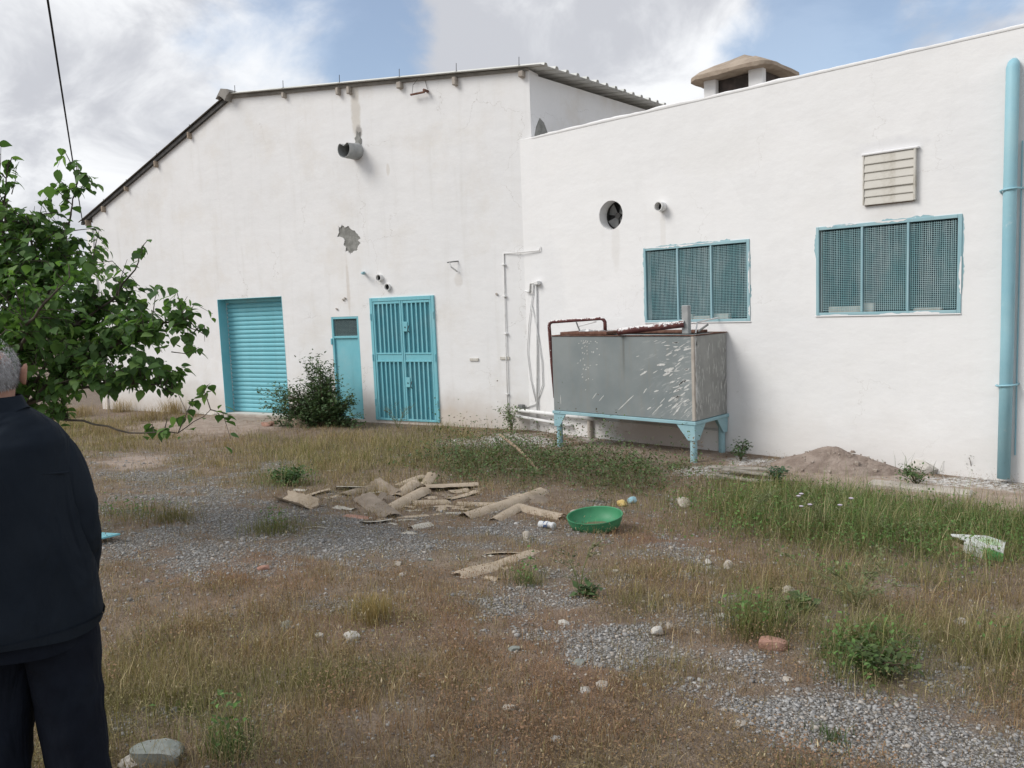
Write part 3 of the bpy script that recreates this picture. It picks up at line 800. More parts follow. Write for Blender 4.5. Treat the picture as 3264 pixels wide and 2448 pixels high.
def window(x0, x1, z0, z1, junk):
    w = MB().box(x0, x1, .17, .18, z0, z1).build('window', M['glass'], ax_)
    f_ = .036
    for b in ((x0-.008, x0+f_*.8, -.012, .04, z0-.006, z1+.006), (x1-f_, x1+.008, -.012, .04, z0-.006, z1+.006),
              (x0+f_*.8+.001, x1-f_-.001, -.011, .04, z1-f_, z1+.006), (x0+f_*.8+.001, x1-f_-.001, -.011, .04, z0-.006, z0+f_*.8)):
        MB().bbox(*b, .004).build('frame', M['turq_w'], w)
    n = 3; inner0 = x0+f_*.8; inner1 = x1-f_
    for i in (1, 2):
        xm = inner0+(inner1-inner0)*i/3
        MB().bbox(xm-.013, xm+.013, -.010, .035, z0+f_*.8+.001, z1-f_-.001, .004).build('mullion', M['turq_w'], w)
    for i in range(3):
        a = inner0+(inner1-inner0)*i/3+.014; b = inner0+(inner1-inner0)*(i+1)/3-.014
        mb = MB(); nv = int((b-a)/.0215); nh = int((z1-z0-.1)/.0215)
        for q in range(nv):
            x_ = a+(b-a)*(q+.5)/nv+random.uniform(-.001, .001)
            dx = .004*math.sin(q*1.7+x0*9); mb.add([(x_-.0021,.012,z0+.04),(x_+.0021,.012,z0+.04),(x_+.0021+dx,.012,z1-.05),(x_-.0021+dx,.012,z1-.05),(x_,.0165,z0+.04),(x_+dx,.0165,z1-.05)],[(0,1,2,3),(0,4,5,3),(1,4,5,2)])
        for q in range(nh):
            z_ = z0+.045+(z1-z0-.1)*(q+.5)/nh+random.uniform(-.001, .001)
            mb.add([(a,.0175,z_-.0021),(b,.0175,z_-.0021),(b,.0175,z_+.0021),(a,.0175,z_+.0021),(a,.022,z_),(b,.022,z_)],[(0,1,2,3),(0,4,5,1),(3,4,5,2)])
        mb.build('wire_screen', M['wire'], w)
    for (a, b, h) in junk:
        mb = MB(); mb.bbox(x0+a, x0+b, .06, .15, z0+.002, z0+h, .01); mb.build('ledge_rubble', M['louvre'], w)
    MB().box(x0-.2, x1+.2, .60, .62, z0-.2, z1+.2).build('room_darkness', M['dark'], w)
    # brush overruns of turquoise on the render and of whitewash on the frame
    for (kind_, cnt) in (('f', 16), ('w', 12)):
        for _ in range(cnt):
            horiz = random.random() < .6; L_ = random.uniform(.08, .42); d_ = random.uniform(.012, .035)
            y_ = -.0016-random.uniform(0, .0008) if kind_ == 'f' else -.0128-random.uniform(0, .0008)
            if horiz: c_ = random.uniform(x0, x1-L_); e = z1+.006 if random.random() < .7 else z0-.006
            else: c_ = random.uniform(z0, z1-L_); e = x1+.008 if random.random() < .7 else x0-.008
            top = e in (z1+.006, x1+.008); sgn = (1 if top else -1)*(1 if kind_ == 'f' else -1)
            n_ = 9; P_ = [(c_+L_*q/n_, e) for q in range(n_+1)]+[(c_+L_*q/n_, e+sgn*d_*random.uniform(.25, 1)*math.sin(math.pi*(q+.5)/(n_+1))**.5) for q in range(n_, -1, -1)]
            mb = MB(); mb.v = [(a, y_, b) if horiz else (b, y_, a) for a, b in P_]; m_ = len(P_)
            mb.f = [(q, q+1, m_-2-q, m_-1-q) for q in range(n_)]
            mb.build('paint_smear', M['turq_w'] if kind_ == 'f' else M['annex'], w)


t_ = NT('painted_wire_mesh')
wp = t_.rng(t_.noise(1.6, 6, .7, t_.map(scale=(1.6, 1, .7))), .30, .80)
M['wire'] = t_.done(t_.bsdf(t_.mix(wp, (.20, .43, .47), (.56, .68, .70)), .6, 0, .3))
window(*W1, [(.62, .74, .10), (.75, 1.02, .07), (1.05, 1.30, .10)])
window(*W2, [(.12, .52, .10), (.53, .66, .13), (1.10, 1.4, .06)])
MB().bbox(W1[0]-.01, W1[1]+.02, -.016, .0, W1[2]-.022, W1[2]-.008, .004).build('window_sill', M['annex'], ax_)
MB().bbox(W2[0]-.02, W2[1]+.01, -.016, .0, W2[2]-.022, W2[2]-.008, .004).build('window_sill', M['annex'], ax_)

# ---- exhaust fan in its round recess
fan = MB(); n = 32
fan.v = [(FX+(FR+.02)*math.cos(2*math.pi*q/n), .262, FZ+(FR+.02)*math.sin(2*math.pi*q/n)) for q in range(n)]; fan.f = [tuple(range(n))]
fan = fan.build('exhaust_fan', M['darkmetal'], ax_)
for k_ in range(4):
    a0 = k_*math.pi/2+.35; mb = MB(); sec = 6
    for s_ in range(sec+1):
        a = a0+1.05*s_/sec; tw = .05*(s_/sec-.5)
        for r_ in (.045, .12, FR-.022): mb.v.append((FX+r_*math.cos(a), .205+tw*(r_/.2), FZ+r_*math.sin(a)))
    for s_ in range(sec):
        for q in range(2): mb.f.append((s_*3+q, s_*3+q+1, (s_+1)*3+q+1, (s_+1)*3+q))
    mb.build('fan_blade', M['greyfan'], fan)
MB().tube([(FX, .17, FZ), (FX, .24, FZ)], .045, 14).build('hub', M['darkmetal'], fan)
mb = MB()
for rr, y_ in ((FR-.001, .19), (FR-.012, .18), (FR-.012, .255), (FR-.001, .255)): mb.v += [(FX+rr*math.cos(2*math.pi*q/n), y_, FZ+rr*math.sin(2*math.pi*q/n)) for q in range(n)]
for i in range(3):
    for q in range(n): mb.f.append((i*n+q, i*n+(q+1) % n, (i+1)*n+(q+1) % n, (i+1)*n+q))
mb.build('fan_ring', M['darkmetal'], fan)
# stub pipe
x_, z_ = -6.290,3.421; n = 16; r = .062; mb = MB()
for rr, y_ in ((r+.006, .0), (r+.006, -.13), (r-.004, -.13), (r-.004, -.004)): mb.v += [(x_+rr*math.cos(2*math.pi*q/n), y_, z_+rr*math.sin(2*math.pi*q/n)) for q in range(n)]
for i in range(3):
    for q in range(n): mb.f.append((i*n+q, i*n+(q+1) % n, (i+1)*n+(q+1) % n, (i+1)*n+q))
so = smooth_angle(mb.build('vent_pipe', M['whitepaint'], ax_))
mb = MB(); mb.v = [(x_+(r-.003)*math.cos(2*math.pi*q/n), -.02, z_+(r-.003)*math.sin(2*math.pi*q/n)) for q in range(n)]; mb.f = [tuple(range(n))]; mb.build('pipe_mouth', M['dark'], so)
# louvred vent
lx0, lz0 = -3.517,3.123; lx1, lz1 = -2.941,3.697
lz0 = lz0+.01
lv = MB().bbox(lx0, lx1, -.02, .0, lz0, lz1, .004).build('louvre_vent', M['louvre'], ax_)
for b in ((lx0-.004, lx0+.012, -.05, -.0205, lz0, lz1), (lx1-.02, lx1+.004, -.06, -.0205, lz0, lz1)): MB().bbox(*b, .003).build('louvre_frame', M['louvre'], lv)
MB().bbox(lx0-.02, lx1+.03, -.055, .0, lz1+.002, lz1+.03, .008).build('louvre_head', M['annex'], lv)
nl = 6; ph = (lz1-lz0)/nl
mb = MB(); mb.prism([(-.026, ph-.004), (-.034, ph-.003), (-.048, .004), (-.046, -.004), (-.026, .004)], 'x', lx0+.014, lx1-.022)
lm_ = mb.mesh('louvre_slat', M['louvre'])
for i in range(nl): obj('louvre_slat', lm_, lv, (0, random.uniform(-.004, .004), lz0+ph*i))
mb = MB()
for i in range(nl): mb.box(lx0+.014, lx1-.022, -.024, -.0215, lz0+ph*i-.012, lz0+ph*i+.012)
mb.build('louvre_gap', M['rust'], lv)

# ---- fat turquoise downpipe
xp = -2.0
dp = MB().tube([(xp-.005, -.02, 4.44), (xp-.004, -.05, 4.41), (xp, -.10, 4.36), (xp, -.105, 3.0), (xp+.005, -.10, 1.6), (xp, -.105, .05)], [.038, .056, .063, .064, .064, .063], 20).build('downpipe', M['turq_pipe'], ax_, smooth=True)
for z_ in (3.12, 1.06):
    MB().tube([(xp-.10, .0, z_-.01), (xp-.09, -.10, z_), (xp-.062, -.16, z_), (xp, -.178, z_+.006), (xp+.062, -.16, z_+.010), (xp+.09, -.10, z_+.012), (xp+.10, .0, z_+.016)], .011, 7).build('pipe_clamp', M['turq_pipe'], dp, smooth=True)
MB().tube([(xp+.085, -.02, 3.62), (xp+.085, -.015, .3)], .008, 6).build('conduit', M['turq_pipe'], dp)

# ---- thin conduits and hoses on the wall
def wp_(*a): return a
def wline(pts, r, name, mat, off=-.02, n=6):
    return MB().tube([(x, o if o is not None else off, z) for (x, z, o) in pts], r, n).build(name, mat, ax_, smooth=True)
a = (-9.378,0.206); b = (-9.369,1.165); c = (-9.356,2.189); d = (-9.345,2.980); e = (-8.610,2.980); f_ = (-8.607,3.047)
cd = wline([(a[0],a[1],-.12),(b[0],b[1],-.12),(c[0],c[1],-.11),(d[0],d[1],-.10),((d[0]+e[0])/2,(d[1]+e[1])/2,-.05),(e[0],e[1],-.025),(f_[0],f_[1],-.02)], .010, 'conduit', M['whitepaint'])
for p in ((-9.352,2.267), (-9.354,1.640), (-9.345,2.795), (-9.378,0.607)):
    MB().bbox(p[0]-.03, p[0]+.03, -.14, -.085, p[1]-.012, p[1]+.012, .005).build('pipe_clip', M['whitepaint'], cd)
a = (-8.802,0.050); b = (-8.750,1.332); c = (-8.717,2.433)
wline([(a[0],a[1],-.03),(b[0],b[1],-.025),(c[0],c[1],-.025)], .014, 'standpipe', M['pvc'], n=8)
p = (-8.675,2.461)
MB().bbox(p[0]-.04, p[0]+.05, -.09, .0, p[1]-.03, p[1]+.03, .008).build('tap', M['whitepaint'], ax_)
a = (-8.817,2.460); b = (-8.825,2.309); c = (-8.946,2.344)
wline([(p[0],p[1],-.05),(a[0],a[1],-.05),(b[0],b[1],-.05)], .022, 'elbow', M['whitepaint'])
wline([(b[0],b[1],-.05),(c[0],c[1],-.05)], .015, 'elbow', M['whitepaint'])
hp = [(-8.818,2.248), (-8.912,1.792), (-8.967,1.329), (-8.917,0.864), (-8.811,0.495)]
wline([(q[0], q[1], -.022) for q in hp], .009, 'hose', M['pvc'])
hp = [(-8.835,2.097), (-8.725,1.638), (-8.656,1.180), (-8.654,0.796), (-8.813,0.463), (-9.111,0.367)]
wline([(q[0], q[1], -.020) for q in hp], .009, 'hose', M['pvc'])
for (pa, pb, r_) in (((-9.197,0.346), (-7.510,0.312), .034), ((-9.202,0.242), (-8.034,0.170), .026)):
    wline([(pa[0]-.02, pa[1], .0), (pa[0], pa[1], -.10), (pb[0], pb[1], -.12), (pb[0]+.03, pb[1]-.02, .0)], r_, 'water_pipe', M['whitepaint'], n=9)
p = (-9.099,0.383)
MB().bbox(p[0]-.05, p[0]+.06, -.12, -.04, p[1]-.01, p[1]+.06, .01).build('valve', M['greyfan'], ax_)
# low plinth the pipes run along
MB().bbox(-8.55, -5.4, -.045, .01, -.3, .30, .02).build('plinth', M['annex'], ax_)

# ---- chimney on the annex roof
CY = 1.2
ch = MB().box(-6.26, -5.39, CY+.04, CY+.86, 4.3, 4.95).build('chimney', M['annex'], ax_)
for (a, b) in ((-6.30, -6.10), (-5.58, -5.35)):
    for (y0, y1) in ((CY, CY+.10), (CY+.8, CY+.9)):
        MB().bbox(a, b, y0, y1, 4.4, 5.36, .012).build('pillar', M['annex'], ch)
MB().box(-6.24, -5.42, CY+.12, CY+.78, 4.9, 5.34).build('flue', pm('dark_brick', (.055, .048, .044), (.10, .08, .073), 6, .95), ch)  # solid dark core that fills the opening between the pillars
mb = MB(); x0, x1, y0, y1 = -6.50, -5.20, CY-.20, CY+1.05
nn = 9
def capz(i, j):
    a = abs(i/(nn-1)*2-1); b = abs(j/(nn-1)*2-1)
    return 5.40+.31*(1-max(a, b))**.95+random.uniform(-.007, .007)
for lay in (0, 1):
    for j in range(nn):
        for i in range(nn):
            xx = x0+(x1-x0)*i/(nn-1); yy = y0+(y1-y0)*j/(nn-1)
            cxr = (abs(i/(nn-1)*2-1)**8)*(abs(j/(nn-1)*2-1)**8)
            xx -= math.copysign(.07*cxr, i-4); yy -= math.copysign(.07*cxr, j-4)
            mb.v.append((xx+random.uniform(-.006, .006), yy+random.uniform(-.006, .006), capz(i, j) if lay else 5.345+random.uniform(-.012, .012)))
for j in range(nn-1):
    for i in range(nn-1):
        q = (j*nn+i, j*nn+i+1, (j+1)*nn+i+1, (j+1)*nn+i); mb.f.append(q[::-1]); mb.f.append(tuple(p+nn*nn for p in q))
edge = [i for i in range(nn)]+[(j)*nn+nn-1 for j in range(1, nn)]+[(nn-1)*nn+i for i in range(nn-2, -1, -1)]+[j*nn for j in range(nn-2, 0, -1)]
for a, b in zip(edge, edge[1:]+edge[:1]): mb.f.append((a, b, b+nn*nn, a+nn*nn))
smooth_angle(mb.build('chimney_cap', M['capstone'], ch), 50)

# ------------------------------------------------------------------ steel water tank on legs
TX0, TX1, TY0, TY1, TZ0, TZ1 = -7.70, -5.32, 9.04, 9.895, .52, 1.64
M['splash'] = pm('dried_whitewash', (.52, .52, .50), (.66, .66, .64), 20, .9, .2, 80, .002)
tank = empty('water_tank', ((TX0+TX1)/2, (TY0+TY1)/2, 0))
tag(tank, 'large grey steel water tank splashed with whitewash, on turquoise legs against the wall', 'water tank')
hx, hy = (TX1-TX0)/2, (TY1-TY0)/2


def tankmat():
    t = NT('galvanised_tank_steel')
    x, y, z = t.xyz(); g = t.n.new('ShaderNodeNewGeometry')
    c = t.mix(t.rng(t.noise(1.6, 6, .6), .3, .7), (.205, .235, .24), (.265, .29, .29))
    c = t.mix(t.math('MULTIPLY', t.rng(t.noise(3, 6, .7, t.map(scale=(2.5, 1, .25))), .5, .75), .55), c, (.25, .24, .21))
    # seam drip in the middle of the front
    dx = t.math('ABSOLUTE', t.math('SUBTRACT', x, .10)); c = t.mix(t.math('MULTIPLY', t.rng(dx, .0, .035, 1, 0), t.rng(z, .9, 1.5, 0, .55)), c, (.11, .105, .09))
    # flicked whitewash: slanting dashes, thickest low on the right
    front = t.rng(y, -hy+.010, -hy+.03, 1, 0)
    msk = t.math('MULTIPLY', t.rng(x, .15, .95), t.rng(t.noise(3.2, 3, .5), .40, .58))
    v1 = t.noise(1.0, 3, .55, t.map2((0, R(17), 0), (7, 1, 34)))
    v2 = t.noise(1.0, 3, .55, t.map2((0, R(38), 0), (6, 1, 36), (3, 0, 5)))
    low = t.rng(z, .75, 1.15)
    dash = t.math('ADD', t.math('MULTIPLY', t.rng(v1, .575, .60), low), t.math('MULTIPLY', t.rng(v2, .565, .59), t.math('SUBTRACT', 1.0, low)), None, True)
    dots = t.math('MULTIPLY', t.rng(t.noise(22, 3, .6), .62, .65), t.math('MULTIPLY', t.rng(t.math('ABSOLUTE', t.math('ADD', x, .55)), .05, .22, 1, 0), t.rng(z, .9, 1.2)))
    fr = t.math('MULTIPLY', t.math('MULTIPLY', front, t.math('MULTIPLY', dash, msk)), .35)
    # end plate: heavy dirty wash with runs
    sidef = t.rng(x, hx-.006, hx-.001)
    c = t.mix(t.math('MULTIPLY', sidef, .8), c, t.mix(t.rng(t.noise(4, 6, .65), .3, .7), (.27, .268, .25), (.36, .355, .335)))
    runs = t.rng(t.noise(5, 6, .7, t.map(scale=(1, 6, .8))), .56, .66)
    band = t.math('ADD', t.rng(y, -hy+.22, -hy+.05), t.math('MULTIPLY', t.rng(y, hy-.35, hy-.1), 1.0), None, True)
    sd_ = t.math('MULTIPLY', t.math('MULTIPLY', sidef, runs), t.math('ADD', t.math('MULTIPLY', band, .8), .25))
    c = t.mix(t.math('MAXIMUM', t.math('MULTIPLY', fr, .9), sd_), c, (.66, .66, .64))
    return t.done(t.bsdf(c, .62, .15, .35, t.bump(t.noise(1.8, 2), .25, .03, t.bump(t.noise(60, 3), .1, .002))))


M['tank'] = tankmat()
body = MB().bbox(-hx, hx, -hy, hy, TZ0+.012, TZ1, .008).build('tank_body', M['tank'], tank)
# rim flange and pressed edge strips
for b in ((-hx-.012, hx+.012, -hy-.012, -hy+.03, TZ1, TZ1+.012), (-hx-.012, hx+.012, hy-.03, hy+.012, TZ1, TZ1+.012), (-hx-.012, -hx+.03, -hy+.031, hy-.031, TZ1+.001, TZ1+.012), (hx-.03, hx+.012, -hy+.031, hy-.031, TZ1+.001, TZ1+.012)):
    MB().box(*b).build('rim', M['rust'], body)
MB().bbox(hx-.035, hx+.005, -hy-.005, -hy+.03, TZ0+.02, TZ1-.002, .003).build('corner_angle', M['concrete'], body)
# flicked whitewash: separate strokes of dried paint
rs = random.Random(5); mb = MB()
def stroke(cx, cz, L_, w_, a_, face='f'):
    n_ = 6; top = []; bot = []; ca, sa = math.cos(a_), math.sin(a_)
    for q in range(n_+1):
        t_ = q/n_; hw = w_*(math.sin(math.pi*min(1, t_*.85+.08))**.7)*rs.uniform(.6, 1.1)*.5
        u_ = (t_-.5)*L_; v_ = rs.uniform(-.12, .12)*w_
        top.append((cx+u_*ca-(v_+hw)*sa, cz+u_*sa+(v_+hw)*ca)); bot.append((cx+u_*ca-(v_-hw)*sa, cz+u_*sa+(v_-hw)*ca))
    b_ = len(mb.v); pl = top+bot[::-1]
    for (p_, z_) in pl:
        mb.v.append((p_, -hy-.0016, z_) if face == 'f' else (hx+.0016, p_, z_))
    for q in range(n_): mb.f.append((b_+q, b_+q+1, b_+2*n_-q, b_+2*n_+1-q))
for i in range(115):
    t_ = rs.random()**.55; x_ = .25+(hx-.33)*t_; z_ = rs.uniform(TZ0+.08, TZ1-.04)
    if rs.random() > .12+.8*t_: continue
    a_ = R(8+36*(1-(z_-TZ0)/(TZ1-TZ0))+rs.gauss(0, 11)); L_ = rs.uniform(.02, .09)*(1+.4*t_)
    stroke(x_, z_, L_, L_*rs.uniform(.08, .34), a_)
for i in range(46):
    stroke(rs.gauss(-.52, .10), TZ1-.06-abs(rs.gauss(0, .28)), rs.uniform(.012, .032), rs.uniform(.008, .018), R(rs.uniform(0, 60)))
for (x_, z_, L_, w_, a_) in ((.12, TZ0+.20, .34, .016, 40), (.42, TZ0+.62, .13, .03, 28), (.70, TZ0+.74, .13, .04, 8), (.82, TZ0+.68, .15, .05, 20), (.78, TZ0+.62, .12, .035, 22), (.62, TZ0+.14, .22, .012, 44), (-.30, TZ0+.24, .13, .012, 45), (-.42, TZ0+.27, .12, .012, 48), (-1.05, TZ0+.18, .14, .010, 92), (.95, TZ0+.42, .16, .03, 30), (1.0, TZ0+.35, .14, .03, 32), (.86, TZ0+.30, .15, .03, 34), (1.02, TZ0+.52, .12, .025, 26), (.9, TZ0+.20, .13, .03, 36)):
    stroke(x_, z_, L_, w_, R(a_))
for i in range(120):
    y_ = rs.choice((rs.gauss(-hy+.09, .06), rs.gauss(hy-.12, .09), rs.uniform(-hy+.05, hy-.05)))
    if abs(y_) < hy-.015: stroke(y_, rs.uniform(TZ0+.1, TZ1-.08), rs.uniform(.03, .16), rs.uniform(.006, .018), R(90+rs.uniform(-4, 4)), 's')
stroke(-hy+.055, TZ0+.45, .62, .06, R(90), 's'); stroke(-hy+.04, TZ0+.9, .5, .05, R(90), 's')
tag(mb.build('whitewash_splash', M['splash'], body), kind='stuff')
# lids and loose boards on top
MB().bbox(-hx+.10, -hx+.95, -hy+.08, -hy+.55, TZ1+.013, TZ1+.055, .006).build('lid', M['rust'], tank)
MB().bbox(hx-1.5, hx-.25, hy-.35, hy-.05, TZ1+.013, TZ1+.045, .006).build('lid', M['rust'], tank)
MB().tube([(-hx+.30, -hy+.3, TZ1+.06), (-hx+.24, -hy+.3, TZ1+.19)], .012, 6).build('lid_handle', M['greyfan'], tank)
MB().tube([(-hx+.28, -hy+.3, TZ1+.13), (-hx+.50, -hy+.45, TZ1+.19)], .010, 6).build('lid_handle', M['whitepaint'], tank)
mb = MB()
for i in range(22):
    a = -hx+.32+random.random()*.6; r_ = random.uniform(.015, .04); zt = TZ1+.056
    mb.add([(a+r_*math.cos(q*2.1+i), -hy+.2+random.random()*.25+r_*math.sin(q*2.1+i), zt) for q in range(3)]+[(a, -hy+.3, zt+r_*.9)], [(0,1,2),(0,1,3),(1,2,3),(2,0,3)])
rub = mb.build('lime_crust', M['whitepaint'], tank)
# frame
for b in ((-hx-.02, hx+.02, -hy-.016, -hy+.045, TZ0-.034, TZ0+.010), (-hx-.02, hx+.02, hy-.045, hy+.02, TZ0-.034, TZ0+.010), (-hx-.02, -hx+.045, -hy+.046, hy-.046, TZ0-.033, TZ0+.009), (hx-.045, hx+.02, -hy+.046, hy-.046, TZ0-.033, TZ0+.009)):
    MB().bbox(*b, .004).build('frame_rail', M['turq_w'], tank)
for (sx, sy) in ((-1, -1), (1, -1), (-1, 1), (1, 1)):
    lx = sx*(hx-.055); ly = sy*(hy-.055)
    mt = M['concrete'] if (sx, sy) == (-1, 1) else M['turq_w']
    wx, wy = tank.location.x+lx, tank.location.y+ly
    lg = MB().tube([(lx, ly, gzf(wx, wy)-.08), (lx, ly, TZ0-.035)], .046, 16).build('leg', mt, tank, smooth=True)
    smooth_angle(lg)
    if (sx, sy) != (-1, 1):
        g_ = MB(); yf = ly+sy*.052
        full = .17
        pts = [(lx-full if sx > 0 or sy > 0 else lx-.055, TZ0-.036), (lx+full if sx < 0 or sy < 0 and sx > 0 else lx+.055, TZ0-.036), (lx+.055, TZ0-.22), (lx-.055, TZ0-.22)]
        if sx > 0 and sy < 0: pts = [(lx-.22, TZ0-.036), (lx+.07, TZ0-.036), (lx+.05, TZ0-.24), (lx-.05, TZ0-.24)]
        g_.prism(pts, 'y', yf-.006, yf+.006); g_.build('gusset', M['turq_w'], lg)
        if sx > 0:
            g2 = MB(); xf = lx+.052
            g2.prism([(ly-.07 if sy < 0 else ly-.22, TZ0-.036), (ly+.22 if sy < 0 else ly+.07, TZ0-.036), (ly+.05, TZ0-.24), (ly-.05, TZ0-.24)], 'x', xf-.006, xf+.006); g2.build('gusset', M['turq_w'], lg)
# red hairpin pipe at the left end, overflow pipe and grey upright
pts = [(-hx-.24, -hy+.32, TZ0+.15), (-hx-.28, -hy+.32, TZ0+.7), (-hx-.31, -hy+.32, TZ1+.14), (-hx-.295, -hy+.32, TZ1+.18), (-hx-.26, -hy+.33, TZ1+.20), (-hx+.58, -hy+.45, TZ1+.235), (-hx+.62, -hy+.46, TZ1+.22), (-hx+.64, -hy+.47, TZ1+.18), (-hx+.64, -hy+.47, TZ1+.0)]
MB().tube(pts, .027, 12).build('red_hairpin_pipe', M['redpipe'], tank, smooth=True)
ov = MB(); n = 14
a = Vector((hx-1.14, -hy-.05, TZ1+.062)); b = Vector((hx-.30, -hy+.28, TZ1+.145))
MB().tube([a, a+(b-a)*.2, a+(b-a)*.6, b], .048, 14, cap=False).build('overflow_pipe', M['redpipe'], tank, smooth=True)
MB().tube([a+(b-a)*.03, a+(b-a)*.04], .0475, 14).build('pipe_mouth', M['dark'], tank)
MB().bbox(hx-.34, hx-.24, -hy+.28, -hy+.36, TZ1+.013, TZ1+.39, .008).build('grey_post', M['ductgrey'], tank)
MB().tube([(hx-.16, -hy+.4, TZ1+.04), (hx-.04, -hy+.45, TZ1+.13)], .014, 6).build('rod', M['greyfan'], tank)
MB().tube([(hx-.2, -hy+.4, TZ1+.02), (hx-.20, -hy+.45, TZ1+.16), (hx-.12, hy, TZ1+.2)], .012, 6).build('rod', M['whitepaint'], tank)

# ------------------------------------------------------------------ broken roofing sheets
def shard(Lm, W, curl, seed, rag=.12, th=.008, nl=14, nw=8, bend=0.0):
    """fragment of corrugated sheet along x; curl = arc angle of its cross-section (rad)"""
    rs = random.Random(seed); mb = MB()
    ends = [[rs.uniform(-rag, rag)*W for _ in range(nw+1)] for _ in range(2)]
    sl = [[rs.uniform(-rag, rag)*.5 for _ in range(nl+1)] for _ in range(2)]
    def P(i, j, o):
        x = -Lm/2+Lm*i/nl+(ends[0][j]*(1-i/nl)**3+ends[1][j]*(i/nl)**3)*1.6
        s = -.5+j/nw
        s += (sl[0][i]*(1-j/nw)**3+sl[1][i]*(j/nw)**3)
        if abs(curl) > .05:
            r = W/abs(curl); th_ = s*curl
            y = (r-o)*math.sin(abs(th_))*(1 if s > 0 else -1); z = (r-o)*(math.cos(th_)-1)
            z = z if curl > 0 else -z
            z -= 0 if curl > 0 else 2*o*0
        else: y = s*W; z = 0
        z += -o*(0 if abs(curl) > .05 and curl > 0 else 1)+bend*math.sin(3.1*(x/Lm+.5))
        return (x, y, z)
    for o in (0, th):
        for i in range(nl+1):
            for j in range(nw+1): mb.v.append(P(i, j, o))
    m = nw+1; T = (nl+1)*m
    for i in range(nl):
        for j in range(nw):
            q = (i*m+j, i*m+j+1, (i+1)*m+j+1, (i+1)*m+j); mb.f.append(q); mb.f.append(tuple(p+T for p in q)[::-1])
    for i in range(nl):
        mb.f.append((i*m, (i+1)*m, (i+1)*m+T, i*m+T)); mb.f.append((i*m+nw, (i+1)*m+nw, (i+1)*m+nw+T, i*m+nw+T))
    for j in range(nw):
        mb.f.append((j, j+1, j+1+T, j+T)); b_ = nl*m; mb.f.append((b_+j, b_+j+1, b_+j+1+T, b_+j+T))
    return mb


USED = set()
MARKS = [('the green basin', -4.176,5.410), ('the chunk of pink brick', -1.782,3.766), ('the rounded white stone', -2.320,3.523), ('the nearest roofing piece', -3.848,3.830),
         ('the longest half-pipe', -5.407,5.548), ('the biggest brown roofing piece', -6.169,4.490), ('the big grey-green rock', -2.991,1.122), ('the golden grass tuft', -3.530,2.549),
         ('the torn white carton', -1.552,6.819), ('the bushy green weed', -1.299,3.832), ('the yellow-green grass tuft', -1.939,3.876), ('the man', -3.208,0.894),
         ('the thin pale lath', -6.289,3.022), ('the broad-leaved rosette', -1.967,4.532), ('the dark tuft on the gravel', -1.172,2.997), ('the pointed pale stone', -4.231,4.578)]
def place_label(what, x, y):
    """says which side of the nearest landmark a small thing lies, as seen by the viewer"""
    best = []
    for (nm, mx, my) in MARKS:
        v = Vector((mx, my, 0)).normalized(); dx, dy = x-mx, y-my
        dep = dx*v.x+dy*v.y; lat = dx*v.y-dy*v.x
        side = ('right of' if lat > 0 else 'left of') if abs(lat) > abs(dep)*.6 else ('behind' if dep > 0 else 'in front of')
        best.append((math.hypot(dx, dy), side, nm))
    best.sort()
    for far in ('', 'a little way ', 'well '):
        for d_, side, nm in best[:3]:
            l_ = what+' '+far+side+' '+nm
            if l_ not in USED: USED.add(l_); return l_
    return l_

GRP = 'fragments of broken roofing sheet in the yard'
FLAKE = 'small flat flake of broken beige roofing sheet lying in the heap'
